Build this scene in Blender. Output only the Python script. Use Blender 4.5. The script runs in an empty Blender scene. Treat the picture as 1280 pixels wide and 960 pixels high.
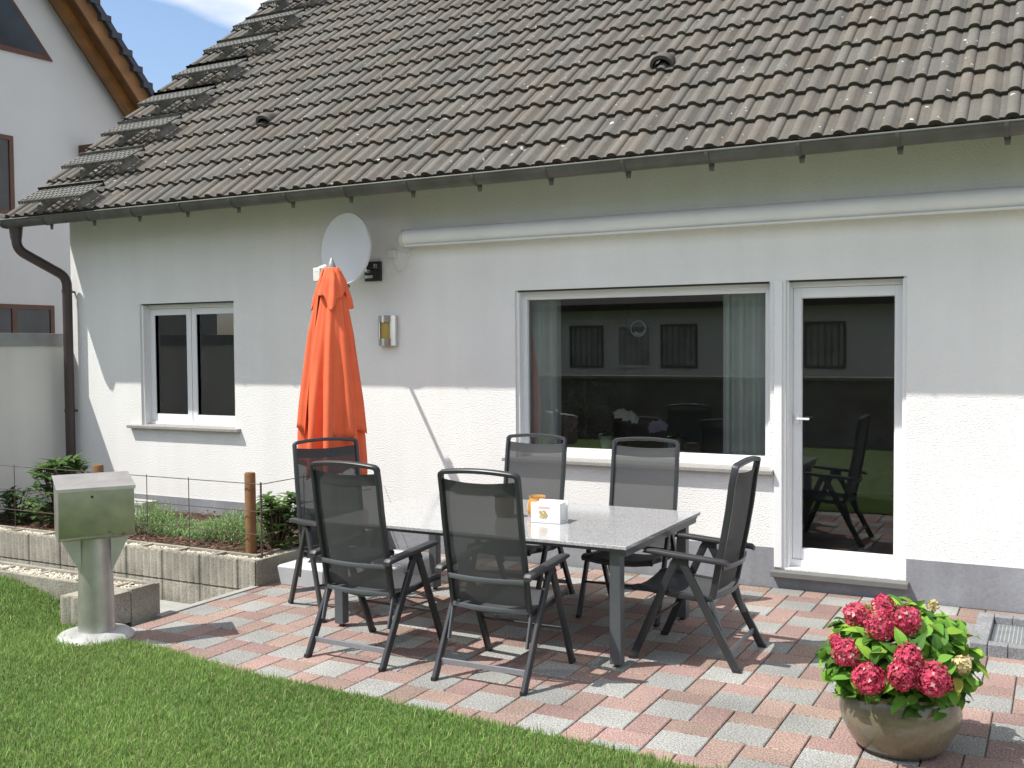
import bpy, math, random
import numpy as np
from mathutils import Vector, Matrix
random.seed(7); RNG = np.random.default_rng(11)
S = bpy.context.scene; COL = S.collection
R = math.radians

# ------------------------------------------------------------------ camera
YAW, PIT, ROL, FPX, HC = 0.490040, 0.0364539, -0.0075663, 1294.8, 1.75
cy, sy = math.cos(YAW), math.sin(YAW)
fw = Vector((-sy*math.cos(PIT), cy*math.cos(PIT), -math.sin(PIT)))
rt = Vector((cy, sy, 0)); up = rt.cross(fw)
r2 = rt*math.cos(ROL)+up*math.sin(ROL); u2 = -rt*math.sin(ROL)+up*math.cos(ROL)
cam = bpy.data.cameras.new('camera'); camo = bpy.data.objects.new('camera', cam); COL.objects.link(camo)
camo.matrix_world = Matrix(((r2.x, u2.x, -fw.x, 0), (r2.y, u2.y, -fw.y, 0), (r2.z, u2.z, -fw.z, HC), (0, 0, 0, 1)))
cam.sensor_width = 36; cam.lens = 36*FPX/1280; cam.clip_start = .05; cam.clip_end = 2000
S.camera = camo

# ------------------------------------------------------------------ light
SD = Vector((.47, .405, -1.0)).normalized()          # direction the sunlight travels
sun = bpy.data.lights.new('sun', 'SUN'); suno = bpy.data.objects.new('sun', sun); COL.objects.link(suno)
suno.rotation_euler = SD.to_track_quat('-Z', 'Y').to_euler(); sun.energy = 4.3; sun.angle = R(.5); sun.color = (1, .965, .9)
w = bpy.data.worlds.new('World'); S.world = w; w.use_nodes = True
nt = w.node_tree; N = nt.nodes; L = nt.links; bg = N['Background']
sky = N.new('ShaderNodeTexSky'); sky.sky_type = 'NISHITA'; sky.sun_disc = False
sky.sun_elevation = math.asin(-SD.z); sky.sun_rotation = math.atan2(-SD.x, -SD.y); sky.dust_density = 1.2; sky.air_density = 1.0; sky.ozone_density = 2.2
tc = N.new('ShaderNodeTexCoord'); mp = N.new('ShaderNodeMapping'); mp.inputs['Scale'].default_value = (1, 1, 2.6); mp.inputs['Location'].default_value = (.35, .2, .12)
cn = N.new('ShaderNodeTexNoise'); cn.inputs['Scale'].default_value = 2.3; cn.inputs['Detail'].default_value = 7; cn.inputs['Roughness'].default_value = .52
cr = N.new('ShaderNodeValToRGB'); cr.color_ramp.elements[0].position = .41; cr.color_ramp.elements[1].position = .60
cm = N.new('ShaderNodeMixRGB'); cm.inputs[2].default_value = (7.7, 7.6, 7.5, 1)
L.new(tc.outputs['Generated'], mp.inputs[0]); L.new(mp.outputs[0], cn.inputs[0]); 
cd = (fw*FPX+r2*(330-640)-u2*(-190-480)).normalized(); vd = N.new('ShaderNodeVectorMath'); vd.operation = 'DOT_PRODUCT'; vd.inputs[1].default_value = cd
mrr = N.new('ShaderNodeMapRange'); mrr.inputs[1].default_value = .981; mrr.inputs[2].default_value = .990; mrr.inputs[3].default_value = 0; mrr.inputs[4].default_value = .30
ad = N.new('ShaderNodeMath'); ad.operation = 'ADD'; L.new(tc.outputs['Generated'], vd.inputs[0]); L.new(vd.outputs['Value'], mrr.inputs[0]); L.new(mrr.outputs[0], ad.inputs[0]); L.new(cn.outputs[0], ad.inputs[1]); 
ce = (fw*FPX+r2*(250-640)-u2*(170-480)).normalized(); ve = N.new('ShaderNodeVectorMath'); ve.operation = 'DOT_PRODUCT'; ve.inputs[1].default_value = ce; L.new(tc.outputs['Generated'], ve.inputs[0])
mre = N.new('ShaderNodeMapRange'); mre.inputs[1].default_value = .985; mre.inputs[2].default_value = .996; mre.inputs[3].default_value = 0; mre.inputs[4].default_value = -.30; L.new(ve.outputs['Value'], mre.inputs[0])
ad2 = N.new('ShaderNodeMath'); ad2.operation = 'ADD'; L.new(ad.outputs[0], ad2.inputs[0]); L.new(mre.outputs[0], ad2.inputs[1]); L.new(ad2.outputs[0], cr.inputs[0])
L.new(cr.outputs[0], cm.inputs[0]); L.new(sky.outputs[0], cm.inputs[1]); L.new(cm.outputs[0], bg.inputs[0]); bg.inputs[1].default_value = .132
vs = S.view_settings; vs.view_transform = 'Standard'; vs.look = 'None'; vs.gamma = 1; vs.use_curve_mapping = False; vs.exposure = 0.52
S.render.engine = 'CYCLES'

# ------------------------------------------------------------------ materials
MATS = {}
def mat(name, col, rough=.6, metal=0., nz=None, bump=None, spec=None, attr=None, fine=None, coat=0, spots=None, wave=None):
    """nz=(scale, amount) colour variation, fine=(scale, amount) speckle, bump=(scale, strength, dist), attr=vertex colour multiplies the base"""
    if name in MATS: return MATS[name]
    m = bpy.data.materials.new(name); m.use_nodes = True; t = m.node_tree; n = t.nodes; l = t.links; b = n['Principled BSDF']
    c4 = (*col, 1); b.inputs['Base Color'].default_value = c4; b.inputs['Roughness'].default_value = rough; b.inputs['Metallic'].default_value = metal
    if spec is not None: b.inputs['Specular IOR Level'].default_value = spec
    if coat: b.inputs['Coat Weight'].default_value = coat; b.inputs['Coat Roughness'].default_value = .08
    tcn = n.new('ShaderNodeTexCoord'); cur = None
    def mul(a, fac_socket, lo, hi):
        mr = n.new('ShaderNodeMapRange'); mr.inputs[1].default_value = .3; mr.inputs[2].default_value = .7; mr.inputs[3].default_value = lo; mr.inputs[4].default_value = hi
        l.new(fac_socket, mr.inputs[0]); v = n.new('ShaderNodeVectorMath'); v.operation = 'SCALE'; l.new(mr.outputs[0], v.inputs['Scale'])
        if a is None: v.inputs[0].default_value = col
        else: l.new(a, v.inputs[0])
        return v.outputs[0]
    if attr:
        at = n.new('ShaderNodeAttribute'); at.attribute_name = attr; cur = at.outputs['Color']
    for q in ((nz,) if nz else ()) + ((fine,) if fine else ()):
        t1 = n.new('ShaderNodeTexNoise'); t1.inputs['Scale'].default_value = q[0]; t1.inputs['Detail'].default_value = 5 if q is nz else 1
        l.new(tcn.outputs['Object'], t1.inputs['Vector']); cur = mul(cur, t1.outputs[0], 1-q[1], 1+q[1])
    if spots:                                           # lichen / stain spots: (scale, threshold, colour)
        t2 = n.new('ShaderNodeTexNoise'); t2.inputs['Scale'].default_value = spots[0]; t2.inputs['Detail'].default_value = 3; l.new(tcn.outputs['Object'], t2.inputs['Vector'])
        rp = n.new('ShaderNodeValToRGB'); rp.color_ramp.elements[0].position = spots[1]; rp.color_ramp.elements[1].position = spots[1]+.035; l.new(t2.outputs[0], rp.inputs[0])
        mx = n.new('ShaderNodeMixRGB'); mx.inputs[2].default_value = (*spots[2], 1); l.new(rp.outputs[0], mx.inputs[0])
        if cur is None: mx.inputs[1].default_value = c4
        else: l.new(cur, mx.inputs[1])
        cur = mx.outputs[0]
    if wave:                                            # rain streaks: noise stretched downwards
        mpp = n.new('ShaderNodeMapping'); mpp.inputs['Scale'].default_value = (wave[0], wave[0], wave[0]*.06); l.new(tcn.outputs['Object'], mpp.inputs[0])
        t4 = n.new('ShaderNodeTexNoise'); t4.inputs['Scale'].default_value = 1; t4.inputs['Detail'].default_value = 4; l.new(mpp.outputs[0], t4.inputs['Vector']); cur = mul(cur, t4.outputs[0], 1-wave[1], 1+wave[1]*.3)
    if cur is not None: l.new(cur, b.inputs['Base Color'])
    if bump:
        t3 = n.new('ShaderNodeTexNoise'); t3.inputs['Scale'].default_value = bump[0]; t3.inputs['Detail'].default_value = 3; l.new(tcn.outputs['Object'], t3.inputs['Vector'])
        bp = n.new('ShaderNodeBump'); bp.inputs['Strength'].default_value = bump[1]; bp.inputs['Distance'].default_value = bump[2]; l.new(t3.outputs[0], bp.inputs['Height']); l.new(bp.outputs[0], b.inputs['Normal'])
    MATS[name] = m; return m
def fabric(name, col, see, scale=900):
    m = bpy.data.materials.new(name); m.use_nodes = True; t = m.node_tree; n = t.nodes; l = t.links; b = n['Principled BSDF']; o = n['Material Output']
    b.inputs['Base Color'].default_value = (*col, 1); b.inputs['Roughness'].default_value = .75
    tr = n.new('ShaderNodeBsdfTransparent'); mx = n.new('ShaderNodeMixShader'); lw = n.new('ShaderNodeLayerWeight'); lw.inputs[0].default_value = .5; mr = n.new('ShaderNodeMapRange'); mr.inputs[1].default_value = 0; mr.inputs[2].default_value = .75; mr.inputs[3].default_value = see*1.1; mr.inputs[4].default_value = 0; l.new(lw.outputs['Facing'], mr.inputs[0]); l.new(mr.outputs[0], mx.inputs[0])
    l.new(b.outputs[0], mx.inputs[1]); l.new(tr.outputs[0], mx.inputs[2]); l.new(mx.outputs[0], o.inputs[0]); MATS[name] = m; return m
def leafmat(name, attr='col', trans=.35):
    m = bpy.data.materials.new(name); m.use_nodes = True; t = m.node_tree; n = t.nodes; l = t.links; b = n['Principled BSDF']; o = n['Material Output']
    at = n.new('ShaderNodeAttribute'); at.attribute_name = attr; l.new(at.outputs['Color'], b.inputs['Base Color']); b.inputs['Roughness'].default_value = .62; b.inputs['Specular IOR Level'].default_value = .28
    tl = n.new('ShaderNodeBsdfTranslucent'); l.new(at.outputs['Color'], tl.inputs['Color']); mx = n.new('ShaderNodeMixShader'); mx.inputs[0].default_value = trans
    l.new(b.outputs[0], mx.inputs[1]); l.new(tl.outputs[0], mx.inputs[2]); l.new(mx.outputs[0], o.inputs[0]); MATS[name] = m; return m
def glassmat(name, ior=2.1, tint=(.94, .96, .95)):
    m = bpy.data.materials.new(name); m.use_nodes = True; t = m.node_tree; n = t.nodes; l = t.links; o = n['Material Output']; n.remove(n['Principled BSDF'])
    fr = n.new('ShaderNodeFresnel'); fr.inputs[0].default_value = ior; tr = n.new('ShaderNodeBsdfTransparent'); tr.inputs[0].default_value = (*tint, 1)
    g = n.new('ShaderNodeBsdfGlossy'); g.inputs['Roughness'].default_value = .004; mx = n.new('ShaderNodeMixShader')
    l.new(fr.outputs[0], mx.inputs[0]); l.new(tr.outputs[0], mx.inputs[1]); l.new(g.outputs[0], mx.inputs[2]); l.new(mx.outputs[0], o.inputs[0]); MATS[name] = m; return m

stucco = mat('white_stucco', (.86, .855, .84), .9, wave=(5, .035), nz=(.9, .04), bump=(95, .55, .012))
plinth_m = mat('plinth_paint', (.27, .28, .305), .8, wave=(7, .14), nz=(2.2, .14), fine=(40, .06), bump=(60, .25, .006))
trimwhite = mat('white_pvc', (.82, .83, .84), .32, nz=(4, .02))
reveal_m = mat('reveal_plaster', (.74, .735, .72), .85, nz=(5, .04))
sill_m = mat('granite_sill', (.30, .29, .275), .55, fine=(160, .45), nz=(6, .06))
glass = glassmat('window_glass')
tile_m = mat('concrete_roof_tile', (.2, .18, .16), .85, attr='col', nz=(3.2, .16), fine=(70, .14), spots=(19, .70, (.50, .50, .45)), bump=(120, .4, .004))
zinc = mat('weathered_zinc', (.14, .14, .125), .55, .5, wave=(5, .2), nz=(6, .18))
brownpipe = mat('brown_painted_pipe', (.055, .038, .038), .4, nz=(5, .15))
soffit_m = mat('dark_soffit', (.08, .07, .05), .9, nz=(2, .15), bump=(95, .4, .01))  # made-up dark colour on the hidden soffit, cuts bounce onto the wall top
anth = mat('anthracite_metal', (.045, .047, .052), .36, .35, nz=(20, .08))
anthlight = mat('table_grey_metal', (.13, .14, .155), .4, .45, nz=(20, .06))
armplast = mat('armrest_plastic', (.035, .035, .038), .5, nz=(30, .1), bump=(150, .15, .002))
sling = fabric('sling_mesh', (.045, .047, .049), .11)
granite = mat('granite_table_top', (.40, .40, .405), .14, fine=(170, .45), nz=(9, .05), coat=.3)
steel = mat('brushed_stainless', (.52, .50, .48), .42, .8, nz=(9, .12), bump=(30, .05, .003))
steeldirty = mat('tarnished_stainless', (.45, .43, .39), .38, .85, nz=(7, .22), spots=(5, .66, (.20, .18, .13)))
concrete = mat('ribbed_concrete', (.27, .255, .21), .92, nz=(4, .28), fine=(110, .3), bump=(120, .5, .006))
concgrey = mat('grey_concrete', (.31, .31, .29), .9, nz=(6, .12), fine=(180, .16), bump=(120, .4, .004))
paver = mat('paving_stone', (.4, .4, .4), .9, attr='col', nz=(1.7, .20), fine=(120, .50), bump=(120, .6, .004))
joint_m = mat('joint_sand', (.12, .115, .085), .95, nz=(20, .2))
soil_m = mat('garden_soil', (.055, .036, .024), .95, nz=(14, .4), bump=(40, .8, .03))
grnd = mat('earth', (.12, .11, .08), .95, nz=(1, .2))
lawn_m = mat('lawn_soil', (.085, .13, .03), .95, nz=(6, .35), fine=(60, .3))
wood_post_m = mat('weathered_wood_post', (.19, .095, .035), .75, nz=(14, .25), bump=(40, .3, .004))
rust = mat('rusty_wire', (.09, .065, .05), .8, nz=(30, .2))
ivory = mat('gravel_white', (.62, .58, .48), .9, attr='col')
bark_m = mat('bark_mulch', (.1, .05, .03), .9, attr='col')
orange = mat('orange_canvas', (.76, .135, .05), .8, nz=(10, .06), bump=(500, .12, .002))
dishm = mat('dish_enamel', (.66, .68, .70), .4, nz=(4, .03))
offwhite = mat('offwhite_plastic', (.72, .71, .66), .5, nz=(8, .04))
awnm = mat('awning_aluminium', (.84, .84, .83), .62, .0, nz=(3, .04))
blackm = mat('black_plastic', (.02, .02, .022), .5, nz=(9, .1))
chrome = mat('chromed_metal', (.6, .6, .6), .2, 1.0, nz=(9, .05))
leaf = leafmat('leaf'); petal = leafmat('petal', trans=.25); grass_m = leafmat('grass_blade', trans=.4)
stem_m = mat('green_stem', (.10, .13, .04), .6, nz=(20, .2))
twig_m = mat('woody_twig', (.12, .08, .05), .8, nz=(20, .2))
glazepot = mat('glazed_pot', (.165, .14, .09), .25, nz=(5, .20), fine=(60, .10), coat=.5)
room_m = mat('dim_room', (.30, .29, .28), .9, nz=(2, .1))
curt_m = mat('pale_blue_curtain', (.86, .90, .88), .9, nz=(6, .05))
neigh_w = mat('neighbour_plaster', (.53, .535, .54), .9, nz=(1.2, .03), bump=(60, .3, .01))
brownwood = mat('stained_wood', (.13, .055, .018), .55, nz=(5, .28))
darkwood = mat('dark_brown_frame', (.09, .035, .022), .5, nz=(8, .15))
bluetile = mat('dark_blue_tile', (.03, .035, .05), .6, nz=(5, .15))
gdwall = mat('garden_wall_render', (.70, .70, .66), .9, wave=(3, .12), nz=(1.5, .05), bump=(60, .2, .006))
coping_m = mat('metal_coping', (.30, .31, .31), .45, .4, nz=(4, .15))

# ------------------------------------------------------------------ mesh builder
class MB:
    def __init__(s): s.v = []; s.f = []; s.c = []
    def add(s, v, f, c=None):
        o = len(s.v); s.v += [tuple(p) for p in v]; s.f += [tuple(i+o for i in q) for q in f]
        if c is not None: s.c += [c]*len(v)
    def box(s, x0, x1, y0, y1, z0, z1, c=None):
        s.add([(x0, y0, z0), (x1, y0, z0), (x1, y1, z0), (x0, y1, z0), (x0, y0, z1), (x1, y0, z1), (x1, y1, z1), (x0, y1, z1)],
              [(0, 3, 2, 1), (4, 5, 6, 7), (0, 1, 5, 4), (1, 2, 6, 5), (2, 3, 7, 6), (3, 0, 4, 7)], c)
    def loft(s, rings, caps=True, closed=True, c=None):
        k = len(rings[0]); v = [p for r in rings for p in r]; f = []
        for i in range(len(rings)-1):
            for j in range(k if closed else k-1):
                a = i*k+j; b = i*k+(j+1) % k; f.append((a, b, b+k, a+k))
        if caps and closed: f.append(tuple(range(k))[::-1]); f.append(tuple((len(rings)-1)*k+j for j in range(k)))
        s.add(v, f, c)
    def sweep(s, path, w, h=None, side=(1, 0, 0), n=10, sq=1.0, caps=True, c=None, scale=None):
        """section w (along side) x h; sq>1 squares the ellipse"""
        h = w if h is None else h; P = [Vector(p) for p in path]; rings = []
        sd = Vector(side)
        for i, p in enumerate(P):
            t = (P[min(i+1, len(P)-1)]-P[max(i-1, 0)]).normalized()
            a = (sd-t*sd.dot(t))
            if a.length < 1e-4: a = t.orthogonal()
            a.normalize(); b = t.cross(a).normalized(); r = []; k = scale[i] if scale else 1
            for j in range(n):
                th = 2*math.pi*(j+.5)/n; ca, sa = math.cos(th), math.sin(th)
                ca = math.copysign(abs(ca)**(1/sq), ca); sa = math.copysign(abs(sa)**(1/sq), sa)
                r.append(p+a*(w/2*ca*k)+b*(h/2*sa*k))
            rings.append(r)
        s.loft(rings, caps, c=c)
    def lathe(s, prof, cx=0, cy_=0, n=32, caps=True):
        s.loft([[(cx+r*math.cos(2*math.pi*j/n), cy_+r*math.sin(2*math.pi*j/n), z) for j in range(n)] for r, z in prof], caps)
    def prism(s, pts, ext):
        """extrude polygon (3d pts) by vector ext"""
        k = len(pts); e = Vector(ext); v = [Vector(p) for p in pts]; v2 = [p+e for p in v]
        s.add(v+v2, [tuple(range(k))[::-1], tuple(range(k, 2*k))]+[(i, (i+1) % k, (i+1) % k+k, i+k) for i in range(k)])
    def build(s, name, m, parent=None, smooth=.6, bevel=0):
        me = bpy.data.meshes.new(name); me.from_pydata(s.v, [], s.f); me.materials.append(m)
        if s.c:
            at = me.color_attributes.new('col', 'FLOAT_COLOR', 'POINT'); at.data.foreach_set('color', np.array([(*c, 1) for c in s.c], dtype=np.float32).ravel())
        me.update()
        if smooth: me.shade_smooth(); me.set_sharp_from_angle(angle=smooth)
        o = bpy.data.objects.new(name, me); COL.objects.link(o)
        if parent: o.parent = parent
        if bevel:
            b = o.modifiers.new('bevel', 'BEVEL'); b.width = bevel; b.segments = 2; b.limit_method = 'ANGLE'; b.angle_limit = R(40)
        return o
def tag(o, label=None, cat=None, group=None, kind=None):
    if label: o['label'] = label
    if cat: o['category'] = cat
    if group: o['group'] = group
    if kind: o['kind'] = kind
    return o
def thing(name, label, cat, loc=(0, 0, 0), rz=0, group=None):
    o = bpy.data.objects.new(name, None); COL.objects.link(o); o.location = loc; o.rotation_euler = (0, 0, rz); o.empty_display_size = .1
    return tag(o, label, cat, group)
def bx(name, m, parent, *a, bevel=0, smooth=None):
    b = MB(); b.box(*a); return b.build(name, m, parent, smooth=smooth, bevel=bevel)
def npmesh(name, m, V, F, Cc=None, parent=None, smooth=False):
    """V (n,3), F list of equally long faces arrays [(k,3) or (k,4)...]"""
    me = bpy.data.meshes.new(name); me.vertices.add(len(V)); me.vertices.foreach_set('co', V.astype(np.float32).ravel())
    nl = sum(f.size for f in F); nf = sum(len(f) for f in F)
    me.loops.add(nl); me.polygons.add(nf)
    me.loops.foreach_set('vertex_index', np.concatenate([f.ravel() for f in F]).astype(np.int32))
    tot = np.concatenate([np.full(len(f), f.shape[1]) for f in F]); st = np.concatenate([[0], np.cumsum(tot)[:-1]])
    me.polygons.foreach_set('loop_start', st.astype(np.int32)); me.polygons.foreach_set('loop_total', tot.astype(np.int32))
    if Cc is not None:
        at = me.color_attributes.new('col', 'FLOAT_COLOR', 'POINT'); at.data.foreach_set('color', np.hstack([Cc, np.ones((len(Cc), 1))]).astype(np.float32).ravel())
    me.materials.append(m); me.update(calc_edges=True); me.validate()
    if smooth: me.shade_smooth()
    o = bpy.data.objects.new(name, me); COL.objects.link(o)
    if parent: o.parent = parent
    return o

# ------------------------------------------------------------------ ground, path, patio
YW = 7.4375
g = MB(); g.box(-400, 400, -400, 400, -.6, -.30); tag(g.build('ground', grnd, smooth=None), kind='structure')
g = MB(); g.box(-12, -5.262, 4.3, 7.43, -.28, -.20, c=None); tag(g.build('path', concgrey, smooth=None), kind='structure')
def edge_y(x):                                      # front edge of the paving = start of the lawn
    xs = [-6.5, -5.2, -4.86, -4.63, -4.24, -3.89, -3.35, -2.83, -2.39, -1.96, -1.57, -1.39, 3.5]
    ys = [4.40, 4.33, 4.30, 4.295, 4.22, 4.17, 4.155, 4.13, 4.12, 4.10, 4.07, 4.05, 3.9]
    return np.interp(x, xs, ys)
g = MB(); g.box(-5.19, 3.2, 3.7, 7.43, -.25, -.011); tag(g.build('patio_bed', joint_m, smooth=None), kind='structure')
t_ = .0779; ox, oy = -1.371, 4.431; gp = .0032
stones = MB()
def stone(x0, y0, wx, wy, red):
    x1, y1 = x0+wx, y0+wy
    if x1 < -5.19 or x0 > 3.1 or y1 < 3.72 or y0 > 7.42: return
    x0 = max(x0, -5.188); y1 = min(y1, 7.405)
    if x1-x0 < .02 or y1-y0 < .02: return
    if -.46 < x0 and x1 < .42 and y0 > 6.28 and y1 < 7.05: return
    x0 += gp; y0 += gp; x1 -= gp; y1 -= gp; b = random.uniform(.82, 1.14); z = random.uniform(-.0012, .0012); e = .004
    c = (.265*b, .180*b*random.uniform(.96, 1.06), .155*b) if red else (.265*b, .265*b, .25*b)
    stones.add([(x0, y0, -.014), (x1, y0, -.014), (x1, y1, -.014), (x0, y1, -.014), (x0, y0, z-.004), (x1, y0, z-.004), (x1, y1, z-.004), (x0, y1, z-.004),
                (x0+e, y0+e, z), (x1-e, y0+e, z), (x1-e, y1-e, z), (x0+e, y1-e, z)],
               [(0, 1, 5, 4), (1, 2, 6, 5), (2, 3, 7, 6), (3, 0, 4, 7), (4, 5, 9, 8), (5, 6, 10, 9), (6, 7, 11, 10), (7, 4, 8, 11), (8, 9, 10, 11)], c)
for i in range(-60, 60):
    for j in range(-60, 60):
        gx = ox+(3*i+5*j)*t_; gy = oy+(3*i-2*j)*t_
        if -6 < gx < 4 and 3 < gy < 8:
            stone(gx, gy, 3*t_, 3*t_, False); stone(gx, gy+3*t_, 3*t_, 2*t_, True); stone(gx+3*t_, gy, 2*t_, 3*t_, True)
tag(stones.build('patio_paving', paver, smooth=None), kind='structure')
kb = MB()
for a in np.arange(4.84, 5.75, .47): kb.box(-5.255, -5.195, a, min(a+.465, 5.775), -.25, .006)
tag(kb.build('path_kerb', concgrey, smooth=None, bevel=.004), kind='structure')

# lawn
def lawn_z(x, y):
    a = np.clip((-x-5.45)/1.1, 0, 1); b = np.clip((y-3.4)/1.3, 0, 1)
    return .012+.155*(a*a*(3-2*a))*(b*b*(3-2*b))
def lawn_top(x):
    y = edge_y(x); y = np.where(x < -5.27, 4.38, y); y = np.where(x < -5.60, 4.64, y); return y
xs = np.concatenate([np.linspace(-30, -8, 12), np.arange(-7.9, 3.3, .05), np.linspace(3.4, 30, 10)]); ts = np.concatenate([np.linspace(-14, 1, 9), np.linspace(1.3, 4.0, 22), [4.2, 4.4, 4.6]])
X, T = np.meshgrid(xs, ts, indexing='ij'); top = lawn_top(X)+.012*np.sin(X*31)+.01*np.sin(X*77+1)
Y = np.where(T > 2, 2+(T-2)/(2.6)*(top-2), T); Z = lawn_z(X, Y)
V = np.stack([X, Y, Z], -1).reshape(-1, 3); nx_, ny_ = X.shape; idx = np.arange(nx_*ny_).reshape(nx_, ny_)
Fq = np.stack([idx[:-1, :-1], idx[1:, :-1], idx[1:, 1:], idx[:-1, 1:]], -1).reshape(-1, 4)
tag(npmesh('lawn', lawn_m, V, [Fq], smooth=True), kind='structure')
def project_ok(x, y, z, mx=.30, my=.18):
    d = np.stack([x, y, z-HC], -1); zc = d@np.array(fw); u = d@np.array(r2)/zc*FPX/640; v = d@np.array(u2)/zc*FPX/480
    return (zc > .3) & (np.abs(u) < 1+mx) & (v > -1-my)
def blades(n, x0, x1, y0, y1, hmin, hmax, wd, top_fn, name, label):
    x = RNG.uniform(x0, x1, n); y = RNG.uniform(y0, y1, n); k = project_ok(x, y, np.zeros(n)) & (y < top_fn(x)+RNG.normal(0, .012, n)); x = x[k]; y = y[k]; n = len(x)
    z = lawn_z(x, y)-.004; clump = .5+.5*np.sin(x*3.1+1.3*np.sin(y*4.2))*np.sin(y*3.7+x*1.1)+RNG.normal(0, .25, n)
    h = RNG.uniform(hmin, hmax, n)*(.8+.35*np.clip(clump, 0, 1)); az = RNG.uniform(0, 2*np.pi, n); lean = np.abs(RNG.normal(0, .55, n)); wv = wd*RNG.uniform(.7, 1.3, n)
    dx, dy = np.cos(az), np.sin(az); px, py = -dy, dx; az2 = az+RNG.normal(0, .4, n)
    hm = h*.55; lm = h*lean*.35; lt = h*lean
    b = np.stack([x, y, z], -1); side = np.stack([px, py, np.zeros(n)], -1)*wv[:, None]/2
    m_ = b+np.stack([dx*lm, dy*lm, hm], -1); tp = b+np.stack([np.cos(az2)*lt, np.sin(az2)*lt, h*np.clip(1-.25*lean, .35, 1)], -1)
    V = np.stack([b-side, b+side, m_+side*.85, m_-side*.85, tp], 1).reshape(-1, 3); o = np.arange(n)*5
    F4 = np.stack([o, o+1, o+2, o+3], -1); F3 = np.stack([o+3, o+2, o+4], -1)
    r = RNG.random(n); pat = .5+.5*np.sin(x*1.7+.8*np.sin(y*2.3))*np.cos(y*2.9+x*.6)+RNG.normal(0, .2, n)
    base = np.array([.165, .29, .075])*RNG.uniform(.55, 1.4, (n, 1))+np.clip(pat, 0, 1)[:, None]*np.array([.055, .045, .02])
    base = base*(1+.3*(clump[:, None]-.5)); dry = r > .93; base[dry] = np.array([.50, .46, .25])*RNG.uniform(.7, 1.2, (dry.sum(), 1))
    yl = (r > .66) & ~dry; base[yl] = np.array([.29, .45, .12])*RNG.uniform(.7, 1.2, (yl.sum(), 1))
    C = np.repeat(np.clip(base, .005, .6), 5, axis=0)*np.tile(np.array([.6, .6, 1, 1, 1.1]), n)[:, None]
    return tag(npmesh(name, grass_m, V, [F4, F3], C), label, 'grass', kind='stuff')
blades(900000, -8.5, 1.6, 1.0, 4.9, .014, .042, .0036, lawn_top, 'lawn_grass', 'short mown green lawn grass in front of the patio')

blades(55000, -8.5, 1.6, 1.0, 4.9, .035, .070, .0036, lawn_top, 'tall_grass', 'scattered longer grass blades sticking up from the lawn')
# ------------------------------------------------------------------ the house
house = thing('house', 'white rendered house with brown tiled roof, large window and glazed patio door', 'house', (-4, YW, 0))
HP = Vector((-4, YW, 0))
def hb(mb, name, m, parent=house, **k):
    """meshes given in world coordinates, stored relative to the house"""
    mb.v = [(p[0]+4, p[1]-YW, p[2]) for p in mb.v]; return mb.build(name, m, parent, **k)
OPEN = [(-8.20, -6.95, .985, 2.20), (-3.935, -1.865, .845, 2.20), (-1.755, -.943, .145, 2.203)]
xc = sorted({-9.2, 3.2, *[o[0] for o in OPEN], *[o[1] for o in OPEN]}); zc = sorted({-.2, 3.46, *[o[2] for o in OPEN], *[o[3] for o in OPEN]})
wl = MB()
for i in range(len(xc)-1):
    for j in range(len(zc)-1):
        mx_, mz_ = (xc[i]+xc[i+1])/2, (zc[j]+zc[j+1])/2
        if any(o[0] < mx_ < o[1] and o[2] < mz_ < o[3] for o in OPEN): continue
        wl.add([(xc[i], YW, zc[j]), (xc[i+1], YW, zc[j]), (xc[i+1], YW, zc[j+1]), (xc[i], YW, zc[j+1])], [(0, 1, 2, 3)])
wl.add([(-9.2, YW, -.3), (-9.2, 14, -.3), (-9.2, 14, 3.46), (-9.2, YW, 3.46)], [(3, 2, 1, 0)])                         # gable end
wl.add([(-9.2, YW, 3.46), (-9.2, 13, 8.05), (-9.2, 18.6, 3.46)], [(0, 1, 2)])
wl.add([(-9.2, 14, -.3), (-9.2, 18.6, -.3), (-9.2, 18.6, 3.46), (-9.2, 14, 3.46)], [(3, 2, 1, 0)])
wl.add([(3.2, YW, -.3), (3.2, 18.6, -.3), (3.2, 18.6, 3.46), (3.2, YW, 3.46)], [(0, 1, 2, 3)])
wl.add([(-9.2, 18.6, -.3), (3.2, 18.6, -.3), (3.2, 18.6, 3.46), (-9.2, 18.6, 3.46)], [(0, 1, 2, 3)])
wall = hb(wl, 'wall', stucco, smooth=None)
DR = .15
for a, b, c, d in OPEN:
    rv = MB(); rv.add([(a, YW, c), (a, YW+DR, c), (a, YW+DR, d), (a, YW, d)], [(0, 1, 2, 3)]); rv.add([(b, YW, c), (b, YW+DR, c), (b, YW+DR, d), (b, YW, d)], [(3, 2, 1, 0)])
    rv.add([(a, YW, d), (b, YW, d), (b, YW+DR, d), (a, YW+DR, d)], [(0, 3, 2, 1)]); rv.add([(a, YW, c), (b, YW, c), (b, YW+DR, c), (a, YW+DR, c)], [(0, 1, 2, 3)]); hb(rv, 'reveal', reveal_m, parent=house, smooth=None)

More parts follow.
